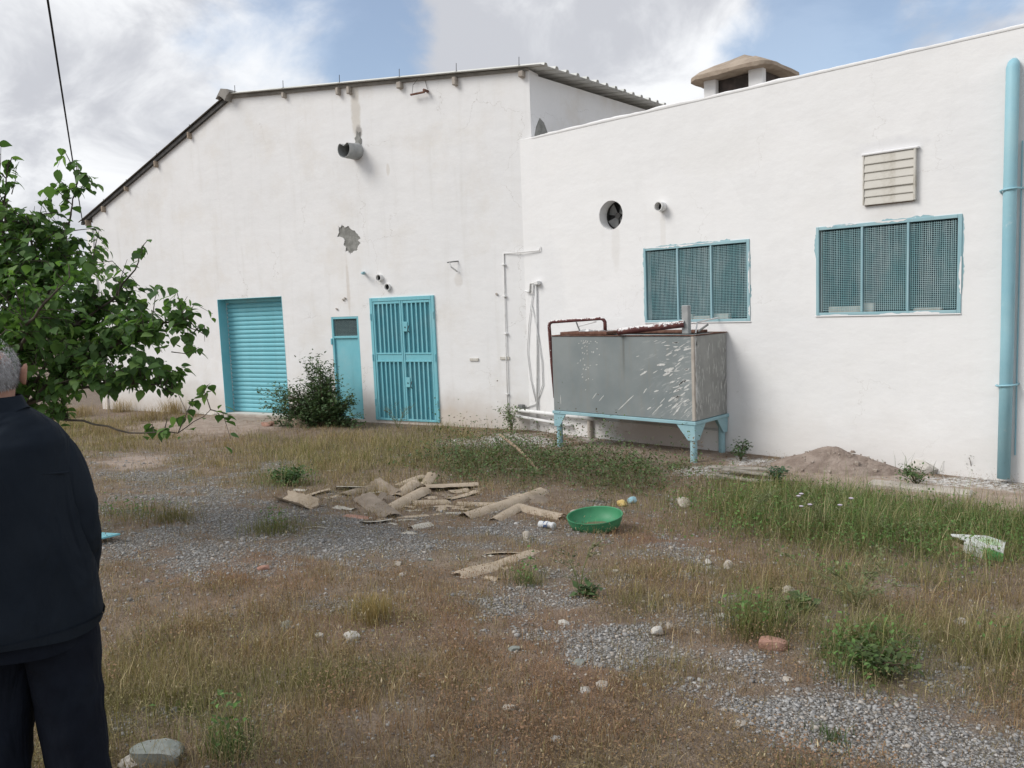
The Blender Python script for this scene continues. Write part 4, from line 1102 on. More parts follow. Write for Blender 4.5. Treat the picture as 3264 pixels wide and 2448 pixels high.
# end points on the ground, width, curl, lift, roll, pitch, material, label
SHARDS = [
 (-7.011,4.052,-6.444,4.038, .22, -2.2, .05, .15, .0, 'fibrecement', 'curled trough of roofing sheet at the left end of the heap'),
 (-6.961,4.239,-7.034,4.594, .10, 1.4, .03, -.3, .06, 'fibrecement', 'thin curved roofing strip behind the curled trough'),
 (-6.745,4.360,-6.784,4.608, .07, .4, .012, .1, 0, 'fibrecement', FLAKE),
 (-7.079,4.731,-6.899,4.944, .16, .9, .05, -.35, 0, 'fibrecement3', 'pale grey roofing piece at the back left of the heap'),
 (-6.713,4.597,-6.903,5.090, .18, 1.1, .04, .2, .03, 'fibrecement2', 'brown wavy roofing piece leaning on the pale grey one'),
 (-6.434,4.594,-5.664,4.330, .22, 1.0, .04, .26, -.04, 'fibrecement2', 'biggest brown roofing piece standing on edge in the heap'),
 (-7.063,5.210,-6.397,4.967, .15, 1.0, .06, .5, -.06, 'fibrecement2', 'dark roofing piece propped up at the back of the heap'),
 (-5.897,4.439,-6.336,5.316, .20, 2.0, .06, 0, .05, 'fibrecement', 'beige half-pipe of roofing sheet in the middle of the heap'),
 (-6.346,4.959,-6.729,5.524, .17, 1.8, .09, .1, .06, 'fibrecement', 'short half-pipe behind the middle half-pipe'),
 (-6.484,5.431,-6.276,6.007, .20, 1.8, .08, -.2, .0, 'fibrecement', 'long beige half-pipe along the back of the heap'),
 (-6.742,5.663,-6.838,5.872, .12, .8, .06, .3, .5, 'fibrecement', 'pointed roofing fragment sticking up at the back'),
 (-6.910,5.391,-7.044,5.886, .13, 1.2, .05, 0, .1, 'fibrecement', 'narrow strip behind the pointed fragment'),
 (-6.030,4.875,-5.884,5.235, .15, 1.2, .035, .1, 0, 'fibrecement', 'flat beige strip right of the middle half-pipe'),
 (-5.957,5.280,-6.013,5.728, .14, .9, .05, -.15, .05, 'fibrecement', 'cracked strip lying across the flat beige strip'),
 (-5.762,5.249,-5.432,5.563, .14, 1.4, .04, 0, 0, 'fibrecement', 'straight beige strip that runs under the longest half-pipe'),
 (-5.222,4.834,-5.540,6.274, .21, 2.0, .06, .08, .01, 'fibrecement', 'longest beige half-pipe at the right of the heap'),
 (-4.949,4.939,-5.210,5.573, .16, 1.9, .07, 0, .03, 'fibrecement', 'short half-pipe with open end facing the green basin'),
 (-5.157,5.515,-4.650,5.533, .18, 1.8, .075, .1, 0, 'fibrecement', 'half-pipe nearest to the green basin'),
 (-5.311,5.821,-5.221,5.981, .14, .8, .05, .5, 0, 'fibrecement2', 'dark scrap behind the half-pipe by the basin'),
 (-6.013,4.089,-5.737,4.164, .10, .5, .015, .1, 0, 'brick', 'pinkish flat scrap in front of the biggest brown piece'),
 (-5.641,4.007,-5.564,4.260, .12, .5, .03, -.2, 0, 'fibrecement3', 'pale flat strip at the front edge of the heap'),
 (-5.557,4.298,-5.445,4.455, .07, .3, .015, 0, 0, 'fibrecement3', FLAKE),
 (-5.643,4.384,-5.529,4.664, .06, .3, .03, .1, 0, 'fibrecement', FLAKE),
 (-5.199,4.194,-5.172,4.392, .13, 1.8, .05, 0, 0, 'fibrecement3', 'bent pale scrap on the gravel in front of the heap'),
 (-5.127,4.036,-5.027,4.105, .09, .5, .015, 0, 0, 'fibrecement3', FLAKE),
 (-6.314,4.187,-6.217,4.218, .08, .5, .02, .2, 0, 'fibrecement3', FLAKE),
 (-6.231,4.224,-6.113,4.281, .10, 1.0, .025, -.1, 0, 'fibrecement3', FLAKE),
 (-5.840,3.558,-5.700,3.711, .045, .1, .014, 0, 0, 'fibrecement3', 'straight thin pale lath alone on the grey gravel'),
 (-5.657,3.713,-5.679,3.806, .03, .1, .012, 0, 0, 'fibrecement3', FLAKE),
 (-3.871,3.491,-3.842,3.862, .16, .9, .035, .1, 0, 'fibrecement', 'wide beige roofing piece lying alone nearest the viewer'),
 (-3.875,3.856,-3.931,4.348, .12, .9, .035, 0, 0, 'fibrecement', 'beige roofing piece that continues the nearest one'),
 (-4.119,4.006,-3.963,4.210, .09, .5, .03, -.2, 0, 'fibrecement', 'narrow strip behind the two nearest pieces'),
 (-3.992,3.719,-3.947,3.914, .08, .4, .018, 0, 0, 'fibrecement2', FLAKE),
 (-3.732,3.621,-3.606,3.611, .08, 1.2, .03, 0, 0, 'fibrecement', 'small curved scrap in front of the nearest roofing piece'),
 (-6.862,7.074,-6.639,7.235, .17, 1.0, .05, -.2, 0, 'fibrecement2', 'roofing piece half hidden in the dark weeds'),
 (-5.747,5.080,-5.565,5.169, .10, .8, .03, 0, 0, 'fibrecement', FLAKE),
 (-5.491,4.850,-5.346,4.961, .08, .6, .025, 0, 0, 'fibrecement3', FLAKE),
 (-5.665,4.877,-5.640,4.964, .12, 1.0, .04, .2, 0, 'fibrecement', FLAKE),
 (-5.592,5.020,-5.445,5.107, .06, .4, .04, .1, 0, 'fibrecement', FLAKE),
 (-5.795,4.786,-5.776,4.985, .05, .2, .03, 0, 0, 'fibrecement2', FLAKE),
 (-6.194,5.549,-6.177,5.782, .09, .6, .04, .2, 0, 'fibrecement', FLAKE),
 (-6.156,4.546,-6.290,4.762, .06, .4, .10, .3, .2, 'fibrecement2', FLAKE),
 (-6.133,5.832,-6.191,6.056, .08, .6, .03, .2, 0, 'fibrecement2', FLAKE),
 (-6.120,4.410,-6.106,4.508, 0.08, 0.6, .02, 0.1, 0, 'fibrecement', FLAKE),
 (-5.981,4.748,-5.844,4.788, 0.09, 0.8, .02, -0.1, 0, 'fibrecement', FLAKE),
 (-5.784,4.625,-5.754,4.751, 0.06, 0.4, .02, 0.0, 0, 'fibrecement3', FLAKE),
 (-5.522,4.705,-5.509,4.808, 0.07, 0.5, .02, 0.0, 0, 'fibrecement', FLAKE),
 (-6.113,5.366,-6.102,5.487, 0.08, 0.6, .02, 0.2, 0, 'fibrecement2', FLAKE),
 (-6.127,5.148,-6.121,5.289, 0.09, 0.9, .02, 0.0, 0, 'fibrecement', FLAKE),
 (-6.290,4.762,-6.331,4.911, 0.08, 0.6, .02, 0.3, 0, 'fibrecement2', FLAKE),
 (-6.488,4.531,-6.493,4.628, 0.07, 0.6, .02, 0.0, 0, 'fibrecement3', FLAKE),
 (-6.727,4.857,-6.681,4.983, 0.10, 1.0, .02, -0.2, 0, 'fibrecement3', FLAKE),
 (-5.489,5.316,-5.464,5.441, 0.08, 0.6, .02, 0.0, 0, 'fibrecement2', FLAKE),
 (-5.278,4.565,-5.184,4.592, 0.06, 0.5, .02, 0.0, 0, 'fibrecement3', FLAKE),
 (-5.476,5.699,-5.507,5.919, 0.12, 1.0, .02, 0.3, 0, 'fibrecement', FLAKE),
 (-3.779,3.812,-3.776,3.903, 0.07, 0.5, .02, 0.0, 0, 'fibrecement', FLAKE),
 (-4.090,3.938,-4.060,4.004, 0.06, 0.4, .02, 0.0, 0, 'fibrecement3', FLAKE),
 (-5.515,4.196,-5.411,4.217, 0.05, 0.3, .02, 0.0, 0, 'fibrecement3', FLAKE),
 (-5.997,5.500,-5.946,5.584, 0.08, 0.7, .02, 0.1, 0, 'fibrecement', FLAKE),
 (-5.665,4.175,-5.689,4.280, 0.06, 0.4, .02, 0.0, 0, 'fibrecement', FLAKE),
 (-6.714,4.268,-6.708,4.339, 0.06, 0.5, .02, 0.0, 0, 'fibrecement2', FLAKE),
 (-7.355,4.402,-7.231,4.477, .10, 1.2, .03, 0, 0, 'fibrecement3', 'pale scrap alone beside the green weed'),
 (-8.284,5.402,-8.248,5.524, .09, .8, .03, 0, 0, 'stone', 'pale stone slab at the edge of the tall olive grass'),
]
for i, (xa, ya, xb, yb, w, curl, lift, roll, pitch, mt, lab) in enumerate(SHARDS):
    Lm = math.hypot(xb-xa, yb-ya); mx, my = (xa+xb)/2, (ya+yb)/2
    big = lab != FLAKE
    mb = shard(Lm, w, curl, 100+i, (.05 if curl > 1.6 else .09) if big else .14, .012, 14 if big else 7, 8 if big else 5, random.uniform(-.01, .012))
    low = min(v[2] for v in mb.v)
    o = mb.build('roofing_fragment' if mt not in ('stone',) else 'stone_slab', M[mt])
    slope = math.atan2(gzf(xb, yb)-gzf(xa, ya), Lm)                  # lie along the fall of the ground
    ux, uy = (xb-xa)/Lm, (yb-ya)/Lm
    cross = math.atan2(gzf(mx-uy*w*.5, my+ux*w*.5)-gzf(mx+uy*w*.5, my-ux*w*.5), w)
    o.rotation_euler = Euler((roll+cross, -pitch-slope, math.atan2(yb-ya, xb-xa)), 'XYZ')
    pv = np.array(mb.v) @ np.array(o.rotation_euler.to_matrix()).T
    gap = list(pv[:, 2]-gz(mx+pv[:, 0], my+pv[:, 1])+gzf(mx, my))
    bpy_low = sorted(gap)[len(gap)//14]
    extra = max(0.0, lift-.06) if big else max(0, lift-.02)
    o.location = (mx, my, gzf(mx, my)-bpy_low-.002+extra*.35)
    smooth_angle(o, 35)
    if lab == FLAKE: lab = place_label({'fibrecement': 'small beige', 'fibrecement2': 'small brown', 'fibrecement3': 'small pale grey'}[mt]+' roofing flake', mx, my)
    tag(o, lab, 'roofing fragment' if mt != 'stone' else 'stone', GRP if mt != 'stone' else None)

# ------------------------------------------------------------------ stones, bricks and rubbish
def rock(name, x, y, sx, sy, sz, mat, seed, label, cat='stone', group=None, sub=2, rz=None, sink=.25, blocky=0.0):
    bm = bmesh.new(); bmesh.ops.create_icosphere(bm, subdivisions=sub, radius=1)
    rs = np.random.default_rng(seed); dirs = rs.normal(size=(13, 3)); dirs /= np.linalg.norm(dirs, axis=1)[:, None]
    cut = rs.uniform(.58, .88, 13)
    for v in bm.verts:
        p = np.array(v.co)
        for d_, c_ in zip(dirs, cut):
            k_ = p @ d_
            if k_ > c_: p = p-d_*(k_-c_)
        if blocky:
            p = p*(1-blocky)+np.clip(p*1.5, -.85, .85)*blocky
        p *= 1+.022*rs.normal()
        v.co = Vector((p[0]*sx, p[1]*sy, p[2]*sz))
    me = bpy.data.meshes.new(name); bm.to_mesh(me); bm.free(); me.materials.append(mat)
    o = obj(name, me, None, (x, y, gzf(x, y)+sz*(1-2*sink)*.9), (rs.uniform(-.15, .15), rs.uniform(-.15, .15), rs.uniform(0, 6) if rz is None else rz))
    smooth_angle(o, 32)
    return tag(o, label, cat, group)


S = 'stone'
rock('rock', -2.971,1.119, .115, .075, .062, M['stone_g'], 1, 'big grey-green rock at the bottom edge beside the man', 'rock', rz=.9, blocky=.45, sub=3, sink=.3)
rock('rock', -3.009,1.041, .05, .045, .042, M['stone_w'], 2, 'white and pink rock touching the big grey-green rock', 'rock')
rock('rock', -13.105,8.066, .22, .16, .20, pm('sandy_rock', (.42, .33, .24), (.54, .44, .34), 8, .95, .8, 14, .03), 3, 'sandy pitted rock beside the leafy bush', 'rock', sink=.3)
rock('brick_chunk', -1.782,3.766, .085, .05, .05, M['brick'], 4, 'chunk of pink brick on the gravel path', 'brick', blocky=.6, rz=.35, sink=.35)
rock('stone', -2.320,3.523, .05, .04, .032, M['stone_w'], 5, 'rounded white stone nearest the gravel path', S)
rock('stone', -2.322,3.645, .028, .026, .028, M['stone'], 6, 'small cream stone right behind the rounded white stone', S)
rock('stone', -4.124,6.778, .13, .08, .045, M['stone'], 7, 'flat tan stone behind the green basin on the right', S)
rock('stone', -4.231,4.578, .05, .04, .06, M['stone'], 8, 'pointed pale stone between the heap and the nearest roofing pieces', S)
rock('stone', -4.649,5.717, .06, .05, .05, M['stone'], 9, 'brown stone touching the left side of the green basin', S)
rock('stone', -2.725,5.049, .06, .045, .035, M['stone'], 10, 'cream stone in the brown grass under the green weeds', S)
rock('stone', -2.867,5.025, .035, .03, .028, M['stone_w'], 11, 'small white stone left of the cream stone', S)
rock('stone', -2.141,4.740, .05, .04, .035, M['stone'], 12, 'tan stone beside the broad green leaf rosette', S)
rock('stone', -2.869,9.959, .20, .13, .12, M['stone_w'], 13, 'white boulder in the weeds beside the earth mound', S)
rock('stone', -3.253,9.900, .05, .04, .035, M['stone_w'], 14, 'white stone on the slope of the earth mound', S)
rock('stone', -3.408,2.314, .06, .04, .032, M['stone_w'], 15, 'white stone in the dry grass right of the man', S)
rock('stone', -1.204,4.939, .04, .035, .03, M['stone_w'], 16, 'pale stone in the brown weeds at the right', S)
rock('stone', -0.970,4.658, .05, .04, .03, M['stone_g'], 17, 'greyish stone near the right edge', S)
rock('brick_chunk', -15.615,7.854, .12, .07, .05, M['concrete'], 18, 'grey block lying on the pale apron before the shutter', 'block', blocky=.8, rz=.2)
rock('brick_chunk', -13.736,7.718, .13, .07, .05, M['brick'], 19, 'flat reddish brick on the apron beside the leafy bush', 'brick', blocky=.8, rz=.3)
rock('brick_chunk', -13.841,7.916, .10, .06, .045, M['brick'], 20, 'second reddish brick, half behind the flat one', 'brick', blocky=.8, rz=.9)
rock('brick_chunk', -4.928,2.666, .05, .035, .02, M['brick'], 21, 'orange brick scrap in the dry grass near the gravel', 'brick', blocky=.5)
rock('stone', -16.728,8.030, .30, .08, .03, M['stone_w'], 22, 'long white slab under the low leafy branch', S, blocky=.7, rz=.2)
SG1 = 'loose pale stones scattered over the yard'
pts = [(-2.265,2.300),(-2.151,2.676),(-2.783,3.290),(-3.570,2.224),(-2.463,2.389),(-1.959,2.240),(-4.155,3.257),(-4.296,3.624),(-2.723,2.818),(-3.166,4.307),(-3.324,5.261),(-2.638,4.111),(-2.674,3.912),(-2.168,4.280),(-1.612,4.453),(-2.221,4.042),(-2.358,4.853),(-1.279,4.639),(-1.157,4.611),(-2.512,5.963),(-2.375,2.909),(-5.930,4.260),(-2.119,2.754),(-3.911,1.908),(-3.833,2.191),(-2.175,3.703),(-3.049,1.907),(-2.802,2.272),(-1.564,3.447),(-1.150,3.756),(-0.855,3.714),(-1.488,2.848),(-3.402,3.586),(-7.202,3.165),(-4.357,3.379),(-3.038,5.399),(-1.768,5.040)]
for i, (x, y) in enumerate(pts):
    s_ = random.uniform(.015, .036)
    mt = random.choice(['stone', 'stone_w', 'stone', 'stone_g'])
    lab = place_label('small '+{'stone': 'tan', 'stone_w': 'white', 'stone_g': 'grey'}[mt]+' stone', x, y)
    rock('stone', x, y, s_*1.3, s_, s_*.7, M[mt], 40+i, lab, S, SG1, sub=1, sink=.4)

# green basin
x, y = -4.176,5.410
bas = empty('plastic_basin', (x, y, gzf(x, y)), .3); bas.rotation_euler = (R(4), R(-2), .3)
tag(bas, 'shallow round green plastic basin lying on the gravel', 'basin')
prof = [(.0, .012), (.15, .012), (.205, .045), (.230, .095), (.234, .132), (.244, .136), (.246, .130), (.240, .122), (.236, .092), (.210, .036), (.140, .0), (0, .0)]
smooth_angle(MB().lathe(prof, 40).build('bowl', M['basin'], bas), 50)
mb = MB(); n = 30
mb.v = [(0, 0, .032)]+[(.150*math.cos(2*math.pi*q/n)*random.uniform(.9, 1), .150*math.sin(2*math.pi*q/n)*random.uniform(.9, 1), .028) for q in range(n)]
mb.f = [(0, i+1, (i+1) % n+1) for i in range(n)]
mb.build('silt', pm('basin_silt', (.10, .12, .06), (.14, .15, .09), 10, .95), bas)
# torn white and green box
x, y = -1.552,6.819
bx = empty('torn_carton', (x, y, gzf(x, y)+.01), R(-14)); bx.rotation_euler = (R(-4), R(3), R(-18))
tag(bx, 'torn white carton with green print lying in the green weeds', 'carton')
mb = MB(); top = [(-.20, -.05), (-.16, -.085), (-.12, -.07), (-.09, -.10), (-.05, -.088), (-.03, -.12), (.02, -.115), (.26, -.13), (.10, .18), (-.06, .20)]
mb.prism(top, 'z', .085, .092); mb.build('top_panel', M['card'], bx)
mb = MB(); mb.prism([(-.02, .00), (.10, -.03), (.16, .02), (.06, .15), (-.02, .15)], 'z', .0925, .0955); mb.build('printed_patch', M['cardpale'], bx)
MB().box(.11, .26, -.132, -.126, .0, .085).build('green_side', M['cardgreen'], bx)
MB().box(-.04, .109, -.126, -.120, .0, .085).build('white_side', M['card'], bx)
MB().prism([(-.16, -.085), (-.05, -.11), (-.05, -.105), (-.16, -.08)], 'z', .0, .05).build('torn_flap', M['cardbrown'], bx)
mb = MB(); mb.prism([(.255, -.12), (.10, .17), (.094, .165), (.249, -.122)], 'z', .0, .0848); mb.build('end_panel', M['card'], bx)


def crumple(name, x, y, sx, sy, sz, mat, seed, label, cat):
    bm = bmesh.new(); bmesh.ops.create_icosphere(bm, subdivisions=3, radius=1); rs = np.random.default_rng(seed)
    dirs = rs.normal(size=(14, 3)); dirs /= np.linalg.norm(dirs, axis=1)[:, None]; ph = rs.uniform(0, 6, 14)
    for v in bm.verts:
        p = np.array(v.co); r = 1+.10*np.sum(np.abs(np.sin(p @ dirs.T*3+ph))-.6)/2
        v.co = Vector((p[0]*sx*r, p[1]*sy*r, p[2]*sz*r))
    me = bpy.data.meshes.new(name); bm.to_mesh(me); bm.free(); me.materials.append(mat)
    return tag(obj(name, me, None, (x, y, gzf(x, y)+sz*.7), (0, 0, rs.uniform(0, 3))), label, cat)


crumple('plastic_bottle', -4.614,6.410, .065, .045, .035, M['yellow'], 1, 'crushed yellow plastic container in the weeds', 'container')
crumple('plastic_bag', -4.594,6.566, .055, .045, .038, M['bluebag'], 2, 'pale blue plastic bag beside the yellow container', 'bag')
x, y = -4.448,5.079
can = empty('crushed_can', (x, y, gzf(x, y)+.03), .25)
tag(can, 'crushed white and blue drink can on the gravel left of the basin', 'can')
cb = [(.030, -.075), (.033, -.06), (.026, -.03), (.031, .0), (.024, .03), (.033, .055), (.028, .07)]
mb = MB(); mb.tube([(z_, .004*math.sin(z_*60), .003*math.cos(z_*50)) for r_, z_ in cb], [r_ for r_, z_ in cb], 14); mb.build('can_body', M['whitebag'], can, smooth=True)
MB().tube([(-.028, 0, 0), (.012, 0, 0)], [.0300, .0315], 14, cap=False).build('blue_band', pm('blue_print', (.05, .09, .20), (.08, .13, .26), 8, .5), can, smooth=True)
# turquoise board poking out behind the man
x, y = -6.550,2.155
bd = MB(); bd.prism([(-.32, -.12), (.10, -.13), (.20, .06), (-.30, .12)], 'z', .03, .042)
tag(bd.build('painted_board', M['turq'], None, (x, y, gzf(x, y)), (0, R(-3), R(24))), 'turquoise painted board on the ground just right of the man', 'board')
# planks near the mound, stick in the weeds
pl_ = [(-4.469,8.620, .75, .12, .3), (-4.266,8.508, .7, .10, .15), (-4.294,8.863, .55, .08, .7), (-4.341,8.262, .6, .10, .05), (-4.112,8.370, .5, .06, .45)]
plab = ['grey plank on top of the small wood pile beside the tank', 'weathered plank in the middle of the wood pile', 'short plank leaning across the wood pile', 'plank at the front left of the wood pile', 'thin slat at the front right of the wood pile']
for i, ((x, y, L_, w_, a_)) in enumerate(pl_):
    mb = MB(); mb.bbox(-L_/2, L_/2, -w_/2, w_/2, 0, .022, .004)
    tag(mb.build('plank', M['greywood'], None, (x, y, gzf(x, y)+.01+.022*(4-i)*.8), (R(random.uniform(-5, 5)), R(random.uniform(-6, 6)), a_)), plab[i], 'plank', 'planks in the wood pile')
xa, ya, xb, yb = -7.688,7.849,-6.454,7.251
mb = MB(); mb.tube([(xa, ya, gzf(xa, ya)+.30), ((xa+xb)/2, (ya+yb)/2, .22+gzf(xb, yb)*.5), (xb, yb, gzf(xb, yb)+.03)], [.018, .02, .018], 8)
tag(mb.build('wooden_stick', M['wood']), 'long bare wooden stick slanting out of the dark weeds', 'stick')
# earth mound
M['earth2'] = pm('earth_clods', (.25, .20, .165), (.42, .37, .32), 25, 1, .5, 60, .006)
x0, y0 = -3.750,9.584
mb = MB(); n = 40; rings = 14
mb.v.append((0, 0, .27))
for i in range(1, rings+1):
    t_ = i/rings
    for q in range(n):
        a = 2*math.pi*q/n; rr = t_*(1+.18*math.sin(2*a+.6)+.08*math.sin(5*a))
        xx, yy = rr*.86*math.cos(a), rr*.5*math.sin(a)
        h = .27*(1-t_**1.15)**1.2+.05*(float(fbm(np.array([xx*5+3]), np.array([yy*5]), 9)[0])-.5)*(1-t_)*2-.08*t_**3
        mb.v.append((xx, yy, h))
for q in range(n): mb.f.append((0, 1+q, 1+(q+1) % n))
for i in range(rings-1):
    for q in range(n): mb.f.append((1+i*n+q, 1+i*n+(q+1) % n, 1+(i+1)*n+(q+1) % n, 1+(i+1)*n+q))
mo = mb.build('earth_mound', M['earth'], None, (x0, y0, gzf(x0, y0)), (0, 0, .08), smooth=True)
rs = np.random.default_rng(8); mb = MB()
for q in range(150):
    a = rs.uniform(0, 6.28); t_ = rs.uniform(.1, 1.02)**.7; rr = t_*(1+.18*math.sin(2*a+.6)+.08*math.sin(5*a)); xx, yy = rr*.86*math.cos(a), rr*.5*math.sin(a)
    h = .27*max(0, 1-t_**1.15)**1.2-.08*t_**3; s_ = rs.lognormal(-4.75, .5)
    vs = [(xx+s_*(i_*2-1)*rs.uniform(.5, 1.1), yy+s_*(j_*2-1)*rs.uniform(.5, 1.1), h+s_*.2+s_*(k_*2-1)*rs.uniform(.4, .8)) for i_ in (0, 1) for j_ in (0, 1) for k_ in (0, 1)]
    mb.add(vs, [(0,1,3,2),(4,6,7,5),(0,4,5,1),(2,3,7,6),(0,2,6,4),(1,5,7,3)])
cl_ = mb.build('clods', M['stone'] if False else M['earth2'], mo); tag(cl_, kind='stuff')
tag(mo, 'low heap of bare brown earth at the foot of the white wall', 'mound')
x, y = -2.594,8.935
tag(MB().bbox(-.5, .5, -.10, .10, -.05, .05, .02).build('concrete_kerb', M['concrete'], None, (x, y, gzf(x, y)), (0, 0, .05)), 'half-buried concrete strip beyond the green weeds at the right', 'concrete strip')

# overhead cable from the left eave
pe = J0+DG*(UL-.03)+NG*(-.05)+Vector((0, 0, 4.45))
q0 = Vector((-7.879,2.624,4.947)); dirn = (q0-pe)
pts = []
for i in range(25):
    s_ = i/24*1.9; p = pe+dirn*s_; p.z -= .18*math.sin(min(s_, 1.0)*math.pi)*.4
    pts.append(p)
tag(MB().tube(pts, .011, 6).build('overhead_cable', M['dark'], None, smooth=True), 'black overhead cable running up from the left eave', 'cable')

# ------------------------------------------------------------------ grass, weeds and gravel (uncountable)
def sample_ground(n, r0=1.7, r1=15.0, pw=.75, half=44, seed=1):
    """points spread in front of the building, denser near the yard's front"""
    g = np.random.default_rng(seed)
    u = g.random(n); r = (r0**pw+(r1**pw-r0**pw)*u)**(1/pw)
    head = math.atan2(.72325, -.68323)
    a = head+np.radians(g.uniform(-half, half, n))
    x, y = r*np.cos(a), r*np.sin(a)
    ok = walldist(x, y) > .03
    return x[ok], y[ok], r[ok], g


def blades(x, y, z, h, w, az, lean, bend, col, col_tip):
    """x..: per-blade arrays -> 5 verts, a quad and a tip triangle each"""
    n = len(x)
    dx, dy = np.cos(az), np.sin(az); sx, sy = -dy*w*.5, dx*w*.5
    m1 = .55*h; l1 = lean*m1; l2 = lean*h+bend*h
    zc = np.sqrt(np.maximum(h*h-np.minimum(l2, .92*h)**2, (.25*h)**2))
    V = np.empty((n, 5, 3), np.float32)
    V[:, 0] = np.stack([x-sx, y-sy, z-.01], 1); V[:, 1] = np.stack([x+sx, y+sy, z-.01], 1)
    mx, my, mz = x+dx*l1, y+dy*l1, z+m1*np.sqrt(np.maximum(1-lean**2, .1))
    V[:, 2] = np.stack([mx+sx*.8, my+sy*.8, mz], 1); V[:, 3] = np.stack([mx-sx*.8, my-sy*.8, mz], 1)
    V[:, 4] = np.stack([x+dx*l2, y+dy*l2, z+zc], 1)
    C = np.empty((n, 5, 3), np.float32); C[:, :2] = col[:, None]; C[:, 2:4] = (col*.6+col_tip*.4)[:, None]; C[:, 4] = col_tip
    b = (np.arange(n)*5)[:, None]
    loops = (b+np.array([0, 1, 2, 3, 3, 2, 4])[None]).ravel()
    st = (np.arange(n)*7)[:, None]+np.array([0, 4])[None]
    return V.reshape(-1, 3), loops, st.ravel(), C.reshape(-1, 3)


BROWN = np.array((.295, .202, .115)); STRAW = np.array((.47, .38, .235)); OLIVE = np.array((.215, .215, .078))
GRN = np.array((.105, .19, .05)); DKG = np.array((.075, .115, .042)); RED_ = np.array((.30, .165, .088)); GOLD = np.array((.40, .32, .165))


def grass_colors(n, gn, dk, tl, rd, g, patch):
    c = BROWN[None]*np.ones((n, 1))
    def to(c, tgt, f): return c+(tgt[None]-c)*f[:, None]
    c = to(c, RED_, np.clip((rd+np.clip((patch-.42)*4, 0, .8))*g.uniform(0, 1.2, n), 0, 1))
    c = to(c, GOLD, np.clip(tl*g.uniform(.2, 1.2, n), 0, 1))
    c = to(c, OLIVE, np.clip(tl*g.uniform(-.2, 1.3, n), 0, 1))
    c = to(c, GRN, np.clip(gn*g.uniform(.2, 1.5, n), 0, 1))
    c = to(c, DKG, np.clip(dk*g.uniform(.3, 1.4, n), 0, 1))
    pick = g.random(n)
    pn = np.clip((patch-.47)*6, -1, 1); c = to(c, OLIVE*.85, np.clip(-pn, 0, 1)*g.uniform(.2, 1.0, n)); pick = g.random(n); c = np.where((pick < .18)[:, None], to(c, STRAW, np.full(n, .8)), c)
    c = np.where((pick > .93)[:, None], to(c, OLIVE, np.full(n, .7)), c)
    return c*g.uniform(.5, 1.35, n)[:, None]*.92


def grass_layer(name, ntuft, per, seed, hscale, wscale, label, spread=.035, pw=.75, r0=1.7, r1=19., dens=None, tallonly=False, lean=(.1, .95)):
    x, y, r, g = sample_ground(ntuft, r0, r1, pw, seed=seed)
    gv, pl, gn, dk, tl, rd, lm = layout(x, y)
    p = (1-gv*.93)*(1-pl*.92)*(1-lm*.75)*(.18+.82*np.clip(fbm(x*3.4, y*3.4, 77, 3)*3.4-1.15, 0, 1))
    p = np.maximum(p, np.maximum(gn*.9, dk*.6)*(1-.5*gv))
    if tallonly: p = p*np.clip(np.maximum(tl, gn)*1.3-.15, 0.02, 1)
    k_ = g.random(len(x)) < p
    x, y, r, gn, dk, tl, rd = x[k_], y[k_], r[k_], gn[k_], dk[k_], tl[k_], rd[k_]
    m = len(x)
    size = g.uniform(.35, 1.3, m)*(.45+1.1*fbm(x*2.6, y*2.6, 63, 2))
    ti = np.repeat(np.arange(m), per)
    n = len(ti)
    sp = spread*(.5+size[ti])*(1+.12*r[ti])
    bx, by = x[ti]+g.normal(0, 1, n)*sp, y[ti]+g.normal(0, 1, n)*sp
    ok = walldist(bx, by) > .02; ti, bx, by = ti[ok], bx[ok], by[ok]; n = len(ti)
    h = hscale*size[ti]*g.uniform(.5, 1.15, n)*(.060+.14*tl[ti]+.11*gn[ti]+.05*dk[ti])
    w = wscale*g.uniform(.6, 1.3, n)*(1+.10*r[ti])
    az = g.uniform(0, 2*np.pi, n)
    le = g.uniform(*lean, n); be = g.uniform(-.05, .35, n)
    col = grass_colors(n, gn[ti], dk[ti], tl[ti], rd[ti], g, fbm(bx*1.9, by*1.9, 91, 3))*.95
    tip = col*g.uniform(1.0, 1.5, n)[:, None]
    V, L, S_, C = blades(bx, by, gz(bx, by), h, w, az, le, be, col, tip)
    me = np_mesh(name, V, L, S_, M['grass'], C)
    tag(obj(name, me), label, 'grass', kind='stuff')
    return n


n1 = grass_layer('dry_grass', 52000, 7, 5, 1.1, .0018, 'short dry brown grass covering most of the yard')
n2 = grass_layer('tall_grass', 48000, 7, 6, 1.25, .0022, 'taller olive and green grass in drifts across the yard', tallonly=True, lean=(.05, .7))
n3 = grass_layer('dry_grass', 26000, 7, 9, 1.0, .0012, 'fine dry stems close to the viewer', pw=.2, r0=1.7, r1=5.5, spread=.03)
